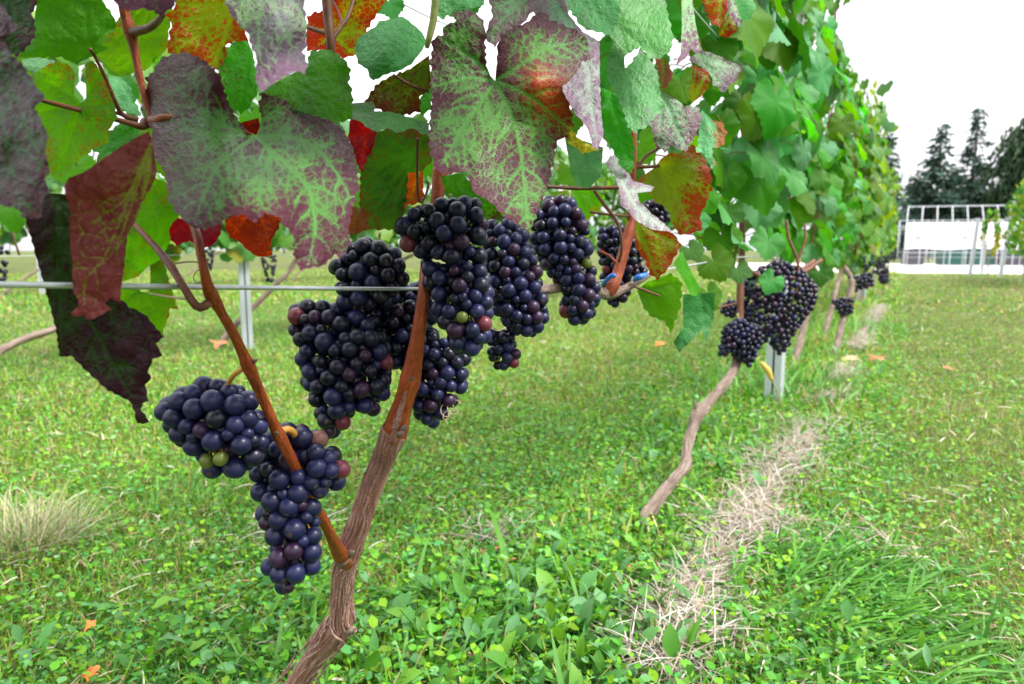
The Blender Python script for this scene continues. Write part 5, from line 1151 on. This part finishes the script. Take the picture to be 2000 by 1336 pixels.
for z in (.34, .68, 1.0):
    v, f = bar(fq(-.02, z), fq(2.92, z), .0045); part('fence_rail', v, f, M_WHITEPIPE, rt)
for a, w, col in ((1.7, .7, M_GREENSHEET), (2.5, .55, M_GREENSHEET), (.6, .5, M_DARKCLIP), (3.3, .7, M_DARKCLIP), (4.2, .8, M_GREENSHEET)):
    v, f = box(q1(a, 1.2, .26), (w, .45, .46), YAW + YD)
    f2 = box(q1(a, 1.2, .51), (w + .04, .5, .04), YAW + YD)
    v, f, _ = join([(v, f), f2])
    thing('crate', v, f, col, {1.7: 'dark green covered crate under the white film, leftmost of the green ones', 2.5: 'dark green covered crate under the white film, in the middle of the row of crates', .6: 'black crate at the left end under the white film', 3.3: 'black crate between two green crates under the white film', 4.2: 'dark green covered crate at the right end under the white film'}[a], 'crate', 'crates inside the front greenhouse', smooth=False)
def conifer(px_, ytop, t, lab, wid, seed, weep=False):
    lr = np.random.default_rng(seed); b = far_pt(px_, t); h = CAM_H + (488 - ytop) / FPX * t
    rt = root('conifer' if not weep else 'weeping_tree', b, lab, 'tree', 'dark trees beyond the greenhouses')
    v, f, _ = tube(np.array([b + [0, 0, -.1], b + [0, 0, h * .5], b + [0, 0, h * .97]]), np.array([h * .022, h * .013, .03]), 10); part('trunk', v, f, M_TRUNKW, rt)
    P_, N_, S_ = [], [], []
    nb = 190
    for k in range(nb):
        q = (k + lr.random()) / nb; z = h * (.05 + .93 * q); a = lr.random() * 6.283
        Lb = (wid * (1 - q) ** 1.15 * (.45 + .75 * lr.random()) + .08) if not weep else wid * math.sin(math.pi * min(1, .25 + .75 * (1 - q))) * (.5 + .6 * lr.random()) + .2
        m = max(4, int(Lb * 15)); s = np.linspace(.12, 1, m)
        for _ in range(2 if Lb > .8 else 1):
            rr = Lb * s; zz = z - (.22 * Lb * s ** 1.5 if not weep else .9 * Lb * s ** 2) + .10 * Lb * s ** 4
            jit = lr.normal(0, .09 + .07 * Lb, (m, 3)) * [1, 1, .6]
            P_.append(np.column_stack([b[0] + rr * math.cos(a), b[1] + rr * math.sin(a), zz]) + jit); N_.append(np.full(m, a)); S_.append(.16 + .22 * lr.random(m))
    pts = np.vstack(P_); yw = np.concatenate(N_) - math.pi / 2 + lr.normal(0, .6, len(pts)); sc = np.concatenate(S_) * 1.15
    n = len(pts)
    v, f = scatter(OVAL * [.75, 1.15, 2.0], OVALF, pts, yw, lr.normal(-.35 if not weep else -1.2, .35, n), lr.normal(0, .5, n), sc, .55 + .35 * lr.random(n))
    pal = np.array([[.048, .095, .075], [.062, .120, .090], [.040, .080, .070], [.075, .135, .095]]) if not weep else np.array([[.035, .075, .030], [.05, .09, .04], [.028, .06, .03]])
    c = pal[lr.integers(0, len(pal), n)] * (.7 + .6 * lr.random(n))[:, None]
    part('crown', v, f, M_NEEDLE, rt, attrs={'col': np.column_stack([np.repeat(c, 6, 0), np.ones(6 * n)])}, kind='stuff')
for a in ((1718, 262, 40, 'dark spruce half hidden behind the end of the vine row', 1.9, 1), (1820, 248, 42, 'broad dark spruce above the left part of the greenhouse', 2.5, 2), (1887, 218, 44, 'tallest slender dark spruce with a bare spire', 2.1, 3),
          (1855, 330, 46, 'lower spruce filling the gap between the two tall ones', 2.0, 6), (1775, 345, 46, 'low dark spruce left of the broad one', 1.7, 7), (1925, 372, 47, 'low dark spruce right of the tallest', 1.6, 8), (1962, 305, 42, 'dark spruce at the right edge', 1.7, 4)):
    conifer(*a)
conifer(2010, 225, 40, 'lighter weeping tree cut by the right edge', 2.4, 5, True)

# ------------------------------------------------------------------ fallen leaves and small finds on the lawn
def fallen(px_, py_, s, mat, lab, seed):
    c = G(px_, py_, .030); v, f3, f4, *_ = leaf_shape(seed, 36, 3, .2, s); lr = np.random.default_rng(seed)
    v = v * [1, 1, 1.4]; a = lr.random() * 6.3; v = np.column_stack([v[:, 0] * math.cos(a) - v[:, 1] * math.sin(a), v[:, 0] * math.sin(a) + v[:, 1] * math.cos(a), v[:, 2] + .25 * v[:, 0]])
    v = v - [0, 0, v[:, 2].min()] + c - [0, 0, .012]
    thing('fallen_leaf', v, [f3, f4], mat, lab, 'fallen leaf', 'fallen leaves on the lawn')
for i, (x, y, s, m, lab) in enumerate(((1665, 700, .040, M_DEADPALE, 'pale dead leaf on the straw strip beside the third trunk'), (1712, 704, .034, M_DEAD, 'orange brown curled dead leaf in the lane, largest of the lane'), (1850, 718, .028, M_DEAD, 'small brown dead leaf alone in the lane'),
        (1240, 1100, .012, M_PINK, 'tiny pink leaf among the weeds'), (1395, 905, .03, M_DEAD, 'dark brown dead leaf under weeds by the straw'), (960, 1070, .022, M_DEAD, 'rust brown crumbled leaf on the brown patch of lawn'), (995, 1090, .018, M_DEAD, 'smaller rust brown scrap on the brown patch of lawn'),
        (178, 1302, .011, M_YOUNG, 'bright orange scrap of leaf at the lower left'), (180, 1212, .010, M_YOUNG, 'small reddish scrap of leaf in the left lawn'), (430, 676, .05, M_DEAD, 'brown clod of dead leaf by the trunk of the row behind'), (1290, 672, .03, M_YOUNG, 'orange dead leaf on the lawn below the dark lobed leaf'),
        (1365, 1190, .02, M_DEADPALE, 'pale dry leaf lying on the straw'), (1510, 985, .02, M_YOUNG, 'orange leaf scrap beside the straw strip'))):
    fallen(x, y, s, m, lab, 60 + i)
# foxtail seed head in front of the post
st = pxtube([(1530, 800, 2.05, 3), (1520, 770, 2.05, 3), (1506, 738, 2.05, 3)], 16, 6)
hd = pxtube([(1507, 742, 2.05, 8), (1503, 730, 2.05, 12), (1495, 718, 2.05, 12), (1486, 708, 2.05, 6)], 18, 10, ridge=.6, knob=.4)
rt = thing('foxtail_grass', st[0], st[1], M_GSTALK, 'yellow foxtail seed head nodding in front of the steel post', 'grass'); part('seed_head', hd[0], hd[1], simple_mat('seed_head', (.50, .36, .06), .7, 0, 300, .4), rt)
